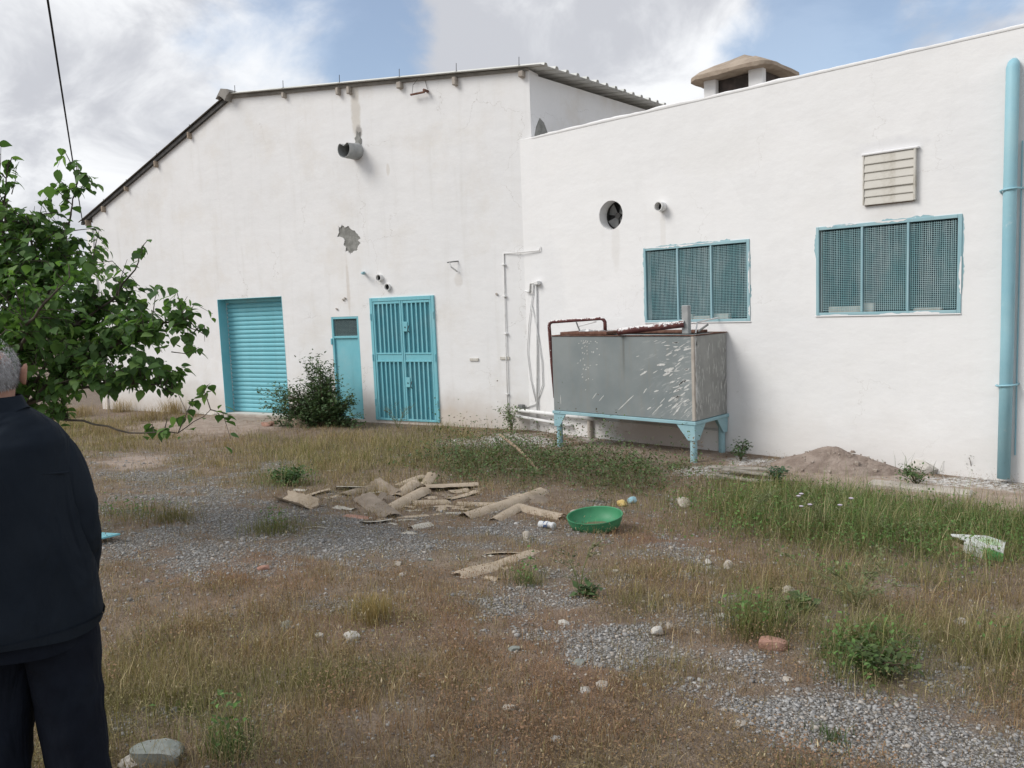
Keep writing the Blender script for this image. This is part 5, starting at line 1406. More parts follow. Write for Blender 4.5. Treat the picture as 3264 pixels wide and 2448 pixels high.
# pale oat-like seed heads and dots on the dry weeds
x, y, r, g = sample_ground(70000, 1.7, 11, .35, seed=12)
gv, pl, gn, dk, tl, rd, lm = layout(x, y)
k_ = g.random(len(x)) < (1-gv)*(1-pl)*.45
x, y, r, tl = x[k_], y[k_], r[k_], tl[k_]; n = len(x)
zz = gz(x, y)+g.uniform(.03, .10, n)+tl*g.uniform(0, .22, n)
oat = g.random(n) < .05
s_ = np.where(oat, g.uniform(.0025, .0045, n), g.uniform(.0014, .0028, n))
el = np.where(oat, g.uniform(2.5, 4.5, n), g.uniform(.8, 1.6, n))
base = np.array([(1, 0, 0), (-1, 0, 0), (0, 1, 0), (0, -1, 0), (0, 0, 1), (0, 0, -1)], float)
V = base[None]*s_[:, None, None]; V[:, :, 2] *= el[:, None]
V[:, :, 0] += V[:, :, 2]*g.uniform(-.6, .6, n)[:, None]; V[:, :, 1] += V[:, :, 2]*g.uniform(-.6, .6, n)[:, None]
V += np.stack([x, y, zz], 1)[:, None]
F8 = np.array([(0,2,4),(2,1,4),(1,3,4),(3,0,4),(2,0,5),(1,2,5),(3,1,5),(0,3,5)])
L = ((np.arange(n)*6)[:, None, None]+F8[None]).ravel()
cc = np.where(oat[:, None], np.array((.50, .42, .27))[None], np.array((.36, .275, .20))[None])*g.uniform(.7, 1.3, n)[:, None]
me = np_mesh('seed_heads', V.reshape(-1, 3), L, np.arange(n*8)*3, M['grass'], np.repeat(cc, 6, 0))
tag(obj('seed_heads', me), 'tiny pale seed heads standing over the dry grass', 'seed heads', kind='stuff')

# dark sprawling weeds before the tank: stems with many small leaves
def leafy(name, P, size, cols, g, mat, label=None, cat=None, parent=None, flat=.5, droop=0.0, kind='stuff'):
    n = len(P); s_ = g.uniform(.6, 1.3, n)*size
    az = g.uniform(0, 2*np.pi, n); el = g.normal(droop, flat, n)
    d = np.stack([np.cos(az)*np.cos(el), np.sin(az)*np.cos(el), np.sin(el)], 1)
    q = np.stack([-np.sin(az), np.cos(az), g.normal(0, .35, n)], 1); q /= np.linalg.norm(q, axis=1)[:, None]
    up = np.cross(d, q)
    V = np.empty((n, 6, 3)); w = .32*s_[:, None]
    V[:, 0] = P; V[:, 1] = P+d*s_[:, None]*.4+q*w+up*w*.25; V[:, 2] = P+d*s_[:, None]*.45-up*w*.15
    V[:, 3] = P+d*s_[:, None]*.4-q*w+up*w*.25; V[:, 4] = P+d*s_[:, None]-up*w*.4; V[:, 5] = P+d*s_[:, None]*.7
    V[:, 5] += up*.0
    T = np.array([0, 1, 2, 0, 2, 3, 1, 4, 2, 3, 2, 4]); L = ((np.arange(n)*6)[:, None]+T[None]).ravel()
    me = np_mesh(name, V.reshape(-1, 3), L, np.arange(n*4)*3, mat, np.repeat(cols, 6, 0))
    o = obj(name, me, parent)
    return tag(o, label, cat, None, kind)


x, y, r, g = sample_ground(260000, 5, 14, 1.6, seed=31)
gv, pl, gn, dk, tl, rd, lm = layout(x, y)
k_ = g.random(len(x)) < dk*.8*np.clip((walldist(x, y)-.95)*4, 0, 1)
x, y = x[k_], y[k_]; n = len(x)
zz = gz(x, y)+np.abs(g.normal(0, .18, n))*np.clip(fbm(x*3, y*3, 55, 2)*2.8-.5, .12, 2)+.01
cols = DKG[None]*g.uniform(.7, 1.7, n)[:, None]; br = g.random(n) < .25
cols[br] = np.array((.14, .10, .06))*g.uniform(.6, 1.2, br.sum())[:, None]
leafy('sprawling_weeds', np.stack([x, y, zz], 1), .038, cols, g, M['bushleaf'], 'dark green sprawling weeds in front of the tank', 'weeds')
# low dry weeds: tangles of tiny brown leaflets and husks among the grass
x, y, r, g = sample_ground(260000, 1.7, 12, .5, seed=37)
gv, pl, gn, dk, tl, rd, lm = layout(x, y)
cl = np.clip(fbm(x*4.2, y*4.2, 101, 3)*4.2-1.75, 0, 1)
k_ = g.random(len(x)) < cl*(1-gv*.85)*(1-pl)*(1-.7*gn)
x, y, r = x[k_], y[k_], r[k_]; cl = cl[k_]; n = len(x)
zz = gz(x, y)+np.abs(g.normal(0, .045, n))*(.4+cl)+.004
pt = np.clip((fbm(x*1.5, y*1.5, 95, 3)-.38)*4, 0, 1)[:, None]
cols = (np.array((.235, .145, .088))*pt+np.array((.21, .185, .09))*(1-pt))*g.uniform(.45, 1.5, n)[:, None]
leafy('dry_weeds', np.stack([x, y, zz], 1), .0125, cols, g, M['grass'], 'tangled low dry brown weeds between the grass', 'weeds')
print('dry weeds', n)
# broad-leaved green weeds in the right-hand drift
x, y, r, g = sample_ground(230000, 3, 13, 1.4, seed=33)
gv, pl, gn, dk, tl, rd, lm = layout(x, y)
k_ = g.random(len(x)) < np.clip(gn-.30, 0, 1)*.9
x, y = x[k_], y[k_]; n = len(x)
zz = gz(x, y)+g.uniform(.01, .17, n)
cols = np.array((.09, .17, .042))[None]*g.uniform(.6, 1.5, n)[:, None]
leafy('green_weeds', np.stack([x, y, zz], 1), .028, cols, g, M['bushleaf'], 'fresh green weeds growing through the grass', 'weeds')

# gravel
x, y, r, g = sample_ground(330000, 1.7, 13, .55, seed=41)
gv, pl, gn, dk, tl, rd, lm = layout(x, y)
k_ = g.random(len(x)) < np.clip(gv*.75+.05+lm*.5, 0, 1)*(1-.6*pl)
x, y, r, lm, gv = x[k_], y[k_], r[k_], lm[k_], gv[k_]; n = min(len(x), 110000)
x, y, r, lm = x[:n], y[:n], r[:n], lm[:n]
cube = np.array([(a, b, c) for a in (-1, 1) for b in (-1, 1) for c in (-1, 1)], float)
s_ = g.lognormal(-5.68, .42, n)*(1+.045*r)
V = cube[None]*s_[:, None, None]*g.uniform(.45, 1.15, (n, 8, 3))*np.stack([g.uniform(.7, 1.3, n), g.uniform(.7, 1.3, n), g.uniform(.5, .9, n)], 1)[:, None]
an = g.uniform(0, 6.28, n); ca_, sa_ = np.cos(an)[:, None], np.sin(an)[:, None]
vx = V[:, :, 0]*ca_-V[:, :, 1]*sa_; vy = V[:, :, 0]*sa_+V[:, :, 1]*ca_
V[:, :, 0] = vx+x[:, None]; V[:, :, 1] = vy+y[:, None]; V[:, :, 2] += (gz(x, y)+s_*.25)[:, None]
Q = np.array([(0,1,3,2),(4,6,7,5),(0,4,5,1),(2,3,7,6),(0,2,6,4),(1,5,7,3)])
L = ((np.arange(n)*8)[:, None, None]+Q[None]).ravel()
tone = g.uniform(.19, .43, n)[:, None]*np.where(g.random(n)[:, None] < .25, np.array((1.08, .99, .88))[None], np.array((1.0, .985, .955))[None])
wht = g.random(n) < .02+.8*lm; tone[wht] = np.array((.56, .55, .53))*g.uniform(.75, 1.1, wht.sum())[:, None]
me = np_mesh('gravel', V.reshape(-1, 3), L, np.arange(n*6)*4, M['pebble'], np.repeat(tone, 8, 0))
tag(obj('gravel', me), 'loose grey gravel strewn over the bare patches', 'gravel', kind='stuff')


# ------------------------------------------------------------------ single weeds and tufts
def tuft(name, x, y, n, h, w, col, label, cat, spread=.06, lean=(.05, .6), group=None):
    g = np.random.default_rng(int(abs(x*1000+y*77)) % 99991)
    bx, by = x+g.normal(0, spread, n), y+g.normal(0, spread, n)
    ok = walldist(bx, by) > .02; bx, by = bx[ok], by[ok]; n = len(bx)
    c = np.array(col)[None]*g.uniform(.65, 1.35, n)[:, None]
    V, L, S_, C = blades(bx, by, gz(bx, by), h*g.uniform(.5, 1.1, n), w*g.uniform(.7, 1.3, n), g.uniform(0, 6.28, n), g.uniform(*lean, n), g.uniform(0, .3, n), c, c*1.3)
    ox, oy, oz = float(bx.mean()), float(by.mean()), gzf(x, y)
    V = V-np.array((ox, oy, oz), np.float32)
    o = obj(name, np_mesh(name, V, L, S_, M['grass'], C), None, (ox, oy, oz))
    return tag(o, label, cat, group)


tuft('straw_tuft', -17.724,7.759, 420, .42, .006, (.33, .245, .13), 'straw-coloured grass tuft against the wall left of the shutter', 'grass tuft', .16)
tuft('straw_tuft', -19.236,7.155, 240, .36, .006, (.33, .25, .14), 'pale straw tuft behind the tree branches', 'grass tuft', .13)
for q, (x_, y_, lab) in enumerate([(-19.229,6.331, 'brown straw tuft under the tree beside the man'), (-19.385,5.812, 'dry straw tuft deep under the tree crown'), (-17.240,6.993, 'thin straw tuft where the low branch starts'), (-15.632,5.478, 'short straw tuft before the tree')]):
    tuft('straw_tuft', x_, y_, 260, .34, .006, (.28, .21, .12), lab, 'grass tuft', .2)
tuft('grass_tuft', -3.530,2.549, 200, .20, .003, (.27, .20, .085), 'upright golden grass tuft in the middle foreground', 'grass tuft', .05, (.02, .3))
tuft('grass_tuft', -1.939,3.876, 300, .17, .003, (.12, .12, .04), 'yellow-green grass tuft beside the gravel path', 'grass tuft', .08)
tuft('grass_tuft', -3.416,3.689, 120, .10, .003, (.09, .11, .04), 'small green tuft right of the nearest roofing pieces', 'grass tuft', .05)
tuft('grass_tuft', -5.839,3.251, 260, .14, .004, (.13, .13, .05), 'green-brown tuft alone on the grey gravel', 'grass tuft', .11)
tuft('grass_tuft', -6.796,2.878, 240, .14, .004, (.13, .12, .05), 'brownish tuft on the gravel near the man', 'grass tuft', .12)
tuft('grass_tuft', -2.951,10.154, 260, .30, .006, (.07, .11, .035), 'green grass clump on the right of the earth mound', 'grass tuft', .16)
tuft('grass_tuft', -3.510,10.471, 60, .28, .006, (.07, .10, .035), 'sparse grass blades on top of the earth mound', 'grass tuft', .2)
tuft('grass_tuft', -2.796,1.337, 160, .13, .003, (.06, .11, .03), 'bright green tuft at the lower left', 'grass tuft', .05)
tuft('grass_tuft', -3.227,1.366, 70, .05, .004, (.10, .16, .04), 'tiny yellow-green sprout in the dry grass', 'grass tuft', .03)
tuft('grass_tuft', -1.172,2.997, 90, .07, .003, (.07, .11, .035), 'small dark tuft on the gravel at the lower right', 'grass tuft', .04)


def leafy_plant(name, x, y, n, rad, h, size, col, label, cat='weed', stems=5, spread_up=.5):
    g = np.random.default_rng(int(abs(x*913+y*131)) % 99991)
    root = empty(name, (x, y, gzf(x, y))); tag(root, label, cat)
    st = MB(); P = []
    for i in range(stems):
        a = g.uniform(0, 6.28); tx, ty = rad*g.uniform(.3, 1)*math.cos(a), rad*g.uniform(.3, 1)*math.sin(a); tz = h*g.uniform(.6, 1)
        pts_ = [(0, 0, 0), (tx*.35, ty*.35, tz*.55), (tx*.7, ty*.7, tz*.85), (tx, ty, tz)]
        st.tube(pts_, [.005, .004, .003, .0015], 5)
        for k_ in range(max(1, n//stems)):
            t_ = g.uniform(.15, 1)*3; q = min(int(t_), 2); f_ = t_-q
            p = np.array(pts_[q])*(1-f_)+np.array(pts_[q+1])*f_
            P.append(p+g.normal(0, .012+.10*rad, 3)*np.array((1, 1, .5)))
    st.build('stem', M['twig'], root)
    P = np.array(P); P[:, 2] = np.maximum(P[:, 2], .01)
    cols = np.array(col)[None]*g.uniform(.65, 1.5, len(P))[:, None]
    o = leafy('foliage', P, size, cols, g, M['bushleaf'], parent=root, kind=None)
    return root


leafy_plant('leafy_weed', -9.085,9.559, 300, .24, .50, .05, (.13, .17, .085), 'pale leafy weed against the wall left of the tank', stems=9)
leafy_plant('leafy_weed', -7.745,4.574, 420, .30, .16, .045, (.05, .10, .03), 'low dark green weed on the gravel behind the heap', stems=12)
leafy_plant('leafy_weed', -1.299,3.832, 420, .20, .16, .035, (.065, .10, .03), 'bushy green weed on the gravel at the right', stems=12)
leafy_plant('leafy_weed', -1.967,4.532, 60, .12, .06, .09, (.10, .15, .06), 'broad-leaved rosette beside the tan stone', stems=7)
leafy_plant('leafy_weed', -4.890,9.438, 260, .22, .30, .04, (.045, .085, .03), 'dark weed at the right back leg of the tank', stems=8)
leafy_plant('leafy_weed', -3.885,8.354, 160, .16, .22, .05, (.04, .09, .045), 'blue-green weed beside the wood pile', stems=8)
leafy_plant('leafy_weed', -2.676,9.134, 260, .28, .22, .04, (.06, .11, .035), 'green weed before the white boulder', stems=10)
leafy_plant('leafy_weed', -2.975,3.754, 60, .10, .06, .06, (.08, .13, .05), 'small green rosette in the dry grass below the basin', stems=6)
leafy_plant('leafy_weed', -2.335,9.952, 50, .14, .36, .02, (.12, .13, .08), 'wispy weed at the wall beside the downpipe', stems=6)
# tall wiry thistles
def thistle(x, y, h, label, nst=7, rad=.25, flowers=0, col=(.16, .19, .085)):
    g = np.random.default_rng(int(abs(x*517+y*91)) % 99991)
    root = empty('wiry_weed', (x, y, gzf(x, y))); tag(root, label, 'weed')
    st = MB(); P = []; Fl = []
    for i in range(nst):
        a = g.uniform(0, 6.28); L_ = rad*g.uniform(.4, 1.0); tz = h*g.uniform(.6, 1.0)
        pts_ = [Vector((0, 0, 0)), Vector((L_*.3*math.cos(a), L_*.3*math.sin(a), tz*.5)), Vector((L_*math.cos(a), L_*math.sin(a), tz))]
        st.tube(pts_, [.0045, .0032, .0012], 5)
        for j in range(5):
            t_ = g.uniform(.3, .95); b = pts_[1].lerp(pts_[2], t_) if t_ > .5 else pts_[0].lerp(pts_[1], t_*2)
            a2 = a+g.uniform(-1.4, 1.4); l2 = g.uniform(.06, .16)
            e = b+Vector((l2*math.cos(a2), l2*math.sin(a2), l2*g.uniform(.2, .8))); st.tube([b, e], [.002, .001], 4)
            for m_ in range(6): P.append(np.array(b.lerp(e, g.uniform(.1, 1)))+g.normal(0, .006, 3))
            if flowers and j < flowers: Fl.append(e)
    t_ = NT('wiry_stem'); 
    st.build('stem', M['wirystem'], root)
    cols = np.array(col)[None]*g.uniform(.6, 1.3, len(P))[:, None]
    leafy('foliage', np.array(P), .022, cols, g, M['bushleaf'], parent=root, kind=None)
    for p in Fl[:6]:
        MB().lathe([(.0, .0), (.012, .006), (.020, .014), (.012, .018), (0, .017)], 9, p).build('flower', M['flower'], root)
    return root


M['wirystem'] = pm('green_wiry_stem', (.15, .17, .075), (.20, .21, .10), 20, .8)
M['flower'] = pm('pale_mauve_flower', (.42, .36, .44), (.50, .45, .50), 30, .9)
thistle(-3.040,3.754, .36, 'upright dark wiry weed below the green basin', 4, .10, 0, (.09, .10, .05))
thistle(-1.738,4.801, .34, 'spreading wiry yellow-green weed at the right foreground', 11, .45)
thistle(-2.623,6.507, .42, 'tall wiry thistle with pale mauve flowers in the green grass', 7, .22, 2)
thistle(-3.253,6.349, .36, 'wiry pale green weed left of the mauve thistle', 6, .22)
thistle(-2.125,6.675, .26, 'wiry pale weed between the thistle and the carton', 6, .2)
thistle(-11.261,8.903, .5, 'wiry dry weed before the barred gate', 7, .35, 0, (.14, .12, .07))


# ------------------------------------------------------------------ bush by the side door
def shrub(name, x, y, label, ells, nleaf, size, cols_, seed, stems=14, twig=.007):
    g = np.random.default_rng(seed)
    root = empty(name, (x, y, gzf(x, y))); tag(root, label, 'bush')
    st = MB(); P = []; per = nleaf//stems
    wt = np.array([e[3]*e[4]*e[5] for e in ells]); wt = wt/wt.sum()
    for i in range(stems):
        e = ells[g.choice(len(ells), p=wt)]
        v = g.normal(size=3); v /= np.linalg.norm(v); v *= g.uniform(.55, 1.05)
        tip = np.array(e[:3])+v*np.array(e[3:]); tip[2] = max(tip[2], .06)
        mid = tip*np.array((.45, .45, .6))+g.normal(0, .05, 3); mid[2] = max(mid[2], .04)
        b0 = np.array((g.normal(0, .05), g.normal(0, .05), 0))
        st.tube([b0, mid, tip], [twig, twig*.7, twig*.3], 5)
        for k_ in range(per):
            t_ = g.uniform(.25, 1.04)
            p = mid*(1-(t_-.4)/.6)+tip*((t_-.4)/.6) if t_ > .4 else b0*(1-t_/.4)+mid*(t_/.4)
            P.append(p+g.normal(0, .045, 3))
    st.build('stem', M['twig'], root)
    P = np.array(P); P[:, 2] = np.maximum(P[:, 2], .02)
    c = np.array(cols_[0])[None]+(np.array(cols_[1])-np.array(cols_[0]))[None]*g.random((len(P), 1))
    leafy('crown', P, size, c*g.uniform(.7, 1.3, (len(P), 1)), g, M['bushleaf'], parent=root, kind=None)
    return root


bx_, by_ = -12.723,8.401
sb = shrub('leafy_bush', bx_, by_, 'dark green leafy bush growing in front of the small side door',
      [(-.40, -.14, .45, .60, .35, .42), (.24, -.12, .50, .56, .28, .46), (-.08, -.08, 1.02, .46, .25, .36), (-1.15, -.22, .48, .40, .22, .38), (.62, -.10, .25, .44, .24, .26), (-.75, -.25, .18, .5, .3, .18), (-.02, -.08, 1.38, .30, .15, .20)], 11500, .062, ((.05, .09, .038), (.10, .155, .065)), 4, stems=230, twig=.006)
sb.rotation_euler.z = GROT
shrub('leafy_bush', -6.782,12.534, 'small ivy-like plant hanging at the tank right end', [(0, 0, .45, .14, .08, .28)], 160, .06, ((.03, .06, .025), (.06, .11, .04)), 5, stems=8)

# ------------------------------------------------------------------ broad-leaved tree on the left
tree = empty('mulberry_tree', (0, 0, 0))
tb = Vector((-7.337,1.893,0.980)); tb.z = gzf(tb.x, tb.y)
tree.location = tb
tag(tree, 'broad-leaved green tree with drooping branches at the left edge', 'tree')
g = np.random.default_rng(77)
def loc(p): return Vector(p)-tb
LIMB = [[(0, 0, -.1), (.02, .02, .7), (-.05, .05, 1.25)],]
limbs_px = [  # photo-plane route of each limb, metres from the trunk
 [(-7.343,1.955,1.466), (-7.216,2.030,2.137), (-6.964,2.199,2.636), (-6.787,2.267,2.909), (-6.773,2.304,3.086), (-6.694,2.331,3.236)],
 [(-7.343,1.955,1.466), (-7.446,1.978,2.329), (-7.381,1.978,2.880), (-7.272,1.981,3.159), (-7.274,2.014,3.405)],
 [(-7.343,1.955,1.466), (-6.888,2.190,2.053), (-6.527,2.426,2.290), (-6.303,2.532,2.526), (-6.239,2.621,2.733)],
 [(-7.343,1.955,1.466), (-6.716,2.179,1.802), (-6.180,2.442,2.037), (-5.857,2.621,2.128), (-5.691,2.761,2.001)],
 [(-7.343,1.955,1.466), (-6.627,2.102,1.633), (-6.112,2.317,1.668), (-5.938,2.480,1.659), (-5.848,2.555,1.586)],
 [(-7.340,1.948,1.391), (-6.432,2.115,1.396), (-5.970,2.265,1.325), (-5.626,2.451,1.326), (-5.453,2.637,1.480)],
 [(-7.343,1.955,1.466), (-7.832,1.728,2.157), (-8.070,1.558,2.549), (-8.199,1.499,3.011)],
 [(-7.343,1.955,1.466), (-6.805,1.828,1.864), (-6.314,1.776,2.138), (-5.982,1.838,2.319), (-5.787,1.901,2.433)],
 [(-7.343,1.955,1.466), (-7.693,2.271,2.131), (-7.922,2.525,2.538), (-7.931,2.817,2.707)],
 [(-7.340,1.948,1.391), (-7.283,1.619,1.619), (-7.283,1.370,1.821)],
 [(-7.343,1.955,1.466), (-6.982,2.152,2.420), (-6.990,2.056,2.778), (-7.022,2.046,2.922), (-6.822,2.104,2.968)],
]
nodes = []
for i, pts_ in enumerate(limbs_px):
    pts_ = [loc(p) for p in pts_]
    full = [Vector((0, 0, .0)), Vector((random.uniform(-.05, .05), random.uniform(-.05, .05), min(.5, pts_[0].z*.6)))]+pts_
    # smooth
    sm = []
    for a, b in zip(full, full[1:]):
        for q in range(4): sm.append(a.lerp(b, q/4)+Vector(g.normal(0, .006, 3)))
    sm.append(full[-1]); n = len(sm)
    r0_ = .03 if i in (1, 6, 7, 8) else (.013 if i == 5 else .020)
    MB().tube(sm, [max(.0025, r0_*(1-k_/n)**1.1+.002) for k_ in range(n)], 7).build('limb', M['bark'], tree, smooth=True)
    for k_, p in enumerate(sm): nodes.append((p, k_/n, i))
MB().tube([(0, 0, -.15), (.01, 0, .25), (.0, .02, .55)], [.085, .065, .05], 10).build('trunk', M['bark'], tree, smooth=True)
NP = np.array([p for p, t_, i in nodes]); NTt = np.array([t_ for p, t_, i in nodes])
# crown volume: overlapping ellipsoids (centre, half sizes across / along view / up), metres
CR = [((-7.143,2.125,2.316), .62, .85, .42), ((-6.626,2.313,2.153), .50, .6, .34), ((-7.014,2.048,1.879), .62, .8, .36), ((-6.249,2.353,1.868), .46, .5, .28), ((-6.027,2.512,1.998), .36, .32, .22),
      ((-7.667,1.776,2.379), .7, .9, .6), ((-7.326,1.970,2.948), .26, .35, .42), ((-6.845,2.311,2.629), .28, .3, .16), ((-5.819,2.653,2.092), .20, .2, .13), ((-6.971,1.916,1.638), .5, .6, .22), ((-6.418,2.166,1.671), .45, .45, .16), ((-5.939,2.484,1.693), .22, .25, .12), ((-7.567,1.513,1.800), .5, .7, .4), ((-7.102,2.209,2.645), .3, .4, .2), ((-6.843,2.046,1.702), .55, .6, .24), ((-6.398,2.263,1.732), .42, .45, .2), ((-7.024,1.982,1.482), .45, .5, .16), ((-6.695,2.097,2.057), .6, .5, .3)]
vr = Vector((.729, .683, 0)); vf = Vector((-.683, .729, 0))
tw = MB(); LV = []
wt = np.array([c[-3]*c[-1]*(c[-2]**.5) for c in CR]); wt /= wt.sum()
NTW = 660
for i in range(NTW+60):
    if i < NTW:
        c = CR[g.choice(len(CR), p=wt)]
        v = g.normal(size=3); v /= np.linalg.norm(v); v *= g.uniform(.4, 1.0)**.6
        tip = loc(c[0])+vr*(v[0]*c[-3])+vf*(v[1]*c[-2])+Vector((0, 0, v[2]*c[-1]))
        dd = np.linalg.norm(NP-np.array(tip), axis=1)+np.where(NTt < .35, .6, 0)
        b = Vector(NP[int(np.argmin(dd+g.uniform(0, .12, len(dd))))])
    else:                                          # short side twigs on the outer limbs
        cand = np.where(NTt > .6)[0]; j = int(g.choice(cand)); b = Vector(NP[j]); tip = b+Vector(g.normal(0, .12, 3))+Vector((0, 0, .04))
    mid = b.lerp(tip, .5)+Vector((0, 0, .05+.06*g.random()))+Vector(g.normal(0, .03, 3))
    Ltw = (tip-b).length
    tw.tube([b, mid, tip], [.0045, .003, .0014], 4)
    nl_ = int(5+Ltw*24)
    for k_ in range(nl_):
        t_ = g.uniform(.12, 1.03)
        p = (b.lerp(mid, t_*2) if t_ < .5 else mid.lerp(tip, (t_-.5)*2))
        LV.append((p, tip-b))
# thin upright sprays that stand clear of the crown, few leaves each
for (pa, pb) in (((-7.017,2.031,2.779), (-6.988,2.095,3.044)), ((-6.645,2.360,2.617), (-6.615,2.420,2.846)), ((-6.385,2.427,2.321), (-6.344,2.503,2.599)), ((-6.860,2.179,2.771), (-6.927,2.148,3.006)), ((-6.085,2.551,2.169), (-6.056,2.609,2.392)), ((-5.857,2.621,2.128), (-5.802,2.697,2.295)), ((-7.237,2.014,3.157), (-7.220,2.062,3.391)), ((-7.320,1.946,3.234), (-7.315,1.997,3.559)), ((-5.873,2.574,1.892), (-5.725,2.718,1.918)), ((-5.892,2.537,1.758), (-5.790,2.625,1.701)), ((-7.189,2.029,2.937), (-6.920,2.149,2.970))):
    pa, pb = loc(pa), loc(pb); tw.tube([pa, pa.lerp(pb, .5)+Vector(g.normal(0, .012, 3)), pb], [.004, .003, .0015], 4)
    for k_ in range(7): LV.append((pa.lerp(pb, g.uniform(.25, 1.02)), Vector(g.normal(0, 1, 3))))
# bare sprig leaves at limb tips
for j in np.where(NTt > .72)[0]:
    if g.random() < .75: LV.append((Vector(NP[j]), Vector(g.normal(0, 1, 3))))


tag(tw.build('twigs', M['bark'], tree), kind='stuff')


def leaf_mesh():
    """heart-shaped leaf, 1 long, folded along the midrib, stalk at the origin"""
    out = [(0.0, .10), (.10, .30), (.26, .42), (.45, .40), (.65, .28), (.84, .12)]
    V = [(0, 0, 0)]; 
    for (u, w) in out: V.append((u-.05*(1 if u < .1 else 0), w, .12*w-.18*u*u)); 
    for (u, w) in out: V.append((u-.05*(1 if u < .1 else 0), -w, .12*w-.18*u*u))
    mids = [(.12, 0, -.01), (.30, 0, -.03), (.50, 0, -.06), (.70, 0, -.10)]
    i0 = len(V); V += mids; V.append((1.0, 0, -.22)); tip_ = len(V)-1
    F = []
    ch_ = [0, 0, i0, i0+1, i0+2, i0+3, tip_]
    for s_, o in ((1, 1), (-1, 7)):
        ring = [0]+[o+q for q in range(6)]+[tip_]
        mid_ = [0, 0, i0, i0+1, i0+2, i0+3, i0+3, tip_]
        for q in range(7):
            a, b, c_, d_ = ring[q], ring[q+1], mid_[q+1], mid_[q]
            f_ = []
            for z_ in (a, b, c_, d_):
                if z_ not in f_: f_.append(z_)
            if len(f_) >= 3: F.append(tuple(f_) if s_ > 0 else tuple(f_[::-1]))
    return V, F


LVv, LVf = leaf_mesh(); LVa = np.array(LVv)
def leaf_frame(p, d):
    a = math.atan2(d.y, d.x)+g.normal(0, 1.0); el = g.normal(-.55, .42)
    x = Vector((math.cos(a)*math.cos(el), math.sin(a)*math.cos(el), math.sin(el)))
    y = Vector((-math.sin(a), math.cos(a), g.normal(0, .35))); y = (y-x*y.dot(x)).normalized(); z = x.cross(y)
    if z.z < 0: y = -y; z = -z
    return Matrix((x, y, z)).transposed()


data = []
for p, d in LV:
    s_ = float(np.clip(g.normal(.064, .021), .026, .115)); off = Vector(g.normal(0, .022, 3))
    data.append((p+off, leaf_frame(p, d), s_))
# the leaves that show largest (nearest to the open side of the crown) are parts of their own
score = [(q[0]).dot(vr)*1.0-(q[0]).dot(vf)*.8+q[2]*3 for q in data]
order = np.argsort(score)[::-1]
own = set(int(i) for i in order[:300])
gcol = [np.array((.085, .168, .05)), np.array((.112, .21, .06)), np.array((.17, .28, .085)), np.array((.066, .132, .046))]
lmesh = []
for c in gcol:
    me = bpy.data.meshes.new('leaf'); me.from_pydata(LVv, [], LVf); me.update()
    a = me.color_attributes.new('Col', 'FLOAT_COLOR', 'POINT')
    a.data.foreach_set('color', np.tile(np.append(c, 1.0), len(LVv)).astype(np.float32)); me.materials.append(M['leaf'])
    me.polygons.foreach_set('use_smooth', [True]*len(me.polygons)); lmesh.append(me)
Vall = []; Call = []; Lp = []; Sp = []; nb = 0; ls = 0
fl = [list(f_) for f_ in LVf]
for i, (p, m, s_) in enumerate(data):
    ci = int(g.choice(4, p=[.35, .3, .12, .23]))
    if i in own:
        o = obj('leaf', lmesh[ci], tree); o.matrix_local = Matrix.Translation(p) @ m.to_4x4() @ Matrix.Scale(s_, 4)
    else:
        Vall.append(LVa*s_ @ np.array(m).T+np.array(p)); Call.append(np.tile(gcol[ci]*g.uniform(.75, 1.2), (len(LVv), 1)))
        for f_ in fl:
            Lp += [q+nb for q in f_]; Sp.append(ls); ls += len(f_)
        nb += len(LVv)
me = np_mesh('crown', np.concatenate(Vall), Lp, Sp, M['leaf'], np.concatenate(Call), smooth=True)
tag(obj('crown', me, tree), kind='stuff')

# ------------------------------------------------------------------ the man seen from behind
HX, HY = -2.905, .698
man = empty('person', (HX, HY, gzf(HX, HY)), math.atan2(.30, -.95)-math.pi/2)
man.scale = (.93, .96, 1.0)
tag(man, 'man in dark navy jacket and jeans with short grey hair, seen from behind', 'person')
M['skin'] = pm('skin', (.36, .19, .135), (.42, .235, .17), 12, .6, .15, 60, .002, spec=.3)
M['hair'] = pm('short_grey_hair', (.16, .155, .15), (.36, .36, .36), 55, .9, .8, 160, .004, lo=.3, hi=.7)
def cloth(name, c1, c2):
    t = NT(name)
    f1 = t.noise(4.5, 3, .5, t.map(scale=(1.4, 1.4, .55)), .6)
    n_ = t.bump(f1, .9, .06, t.bump(t.noise(260, 2), .25, .002))
    return t.done(t.bsdf(t.mix(t.rng(t.noise(5, 4), .3, .7), c1, c2), .92, 0, .15, n_))


M['jacket'] = cloth('navy_cloth_jacket', (.010, .015, .023), (.015, .021, .030))
M['denim'] = cloth('dark_denim', (.006, .008, .014), (.011, .015, .024))
M['shoe'] = pm('black_shoe', (.012, .011, .010), (.02, .018, .016), 6, .5, .1)
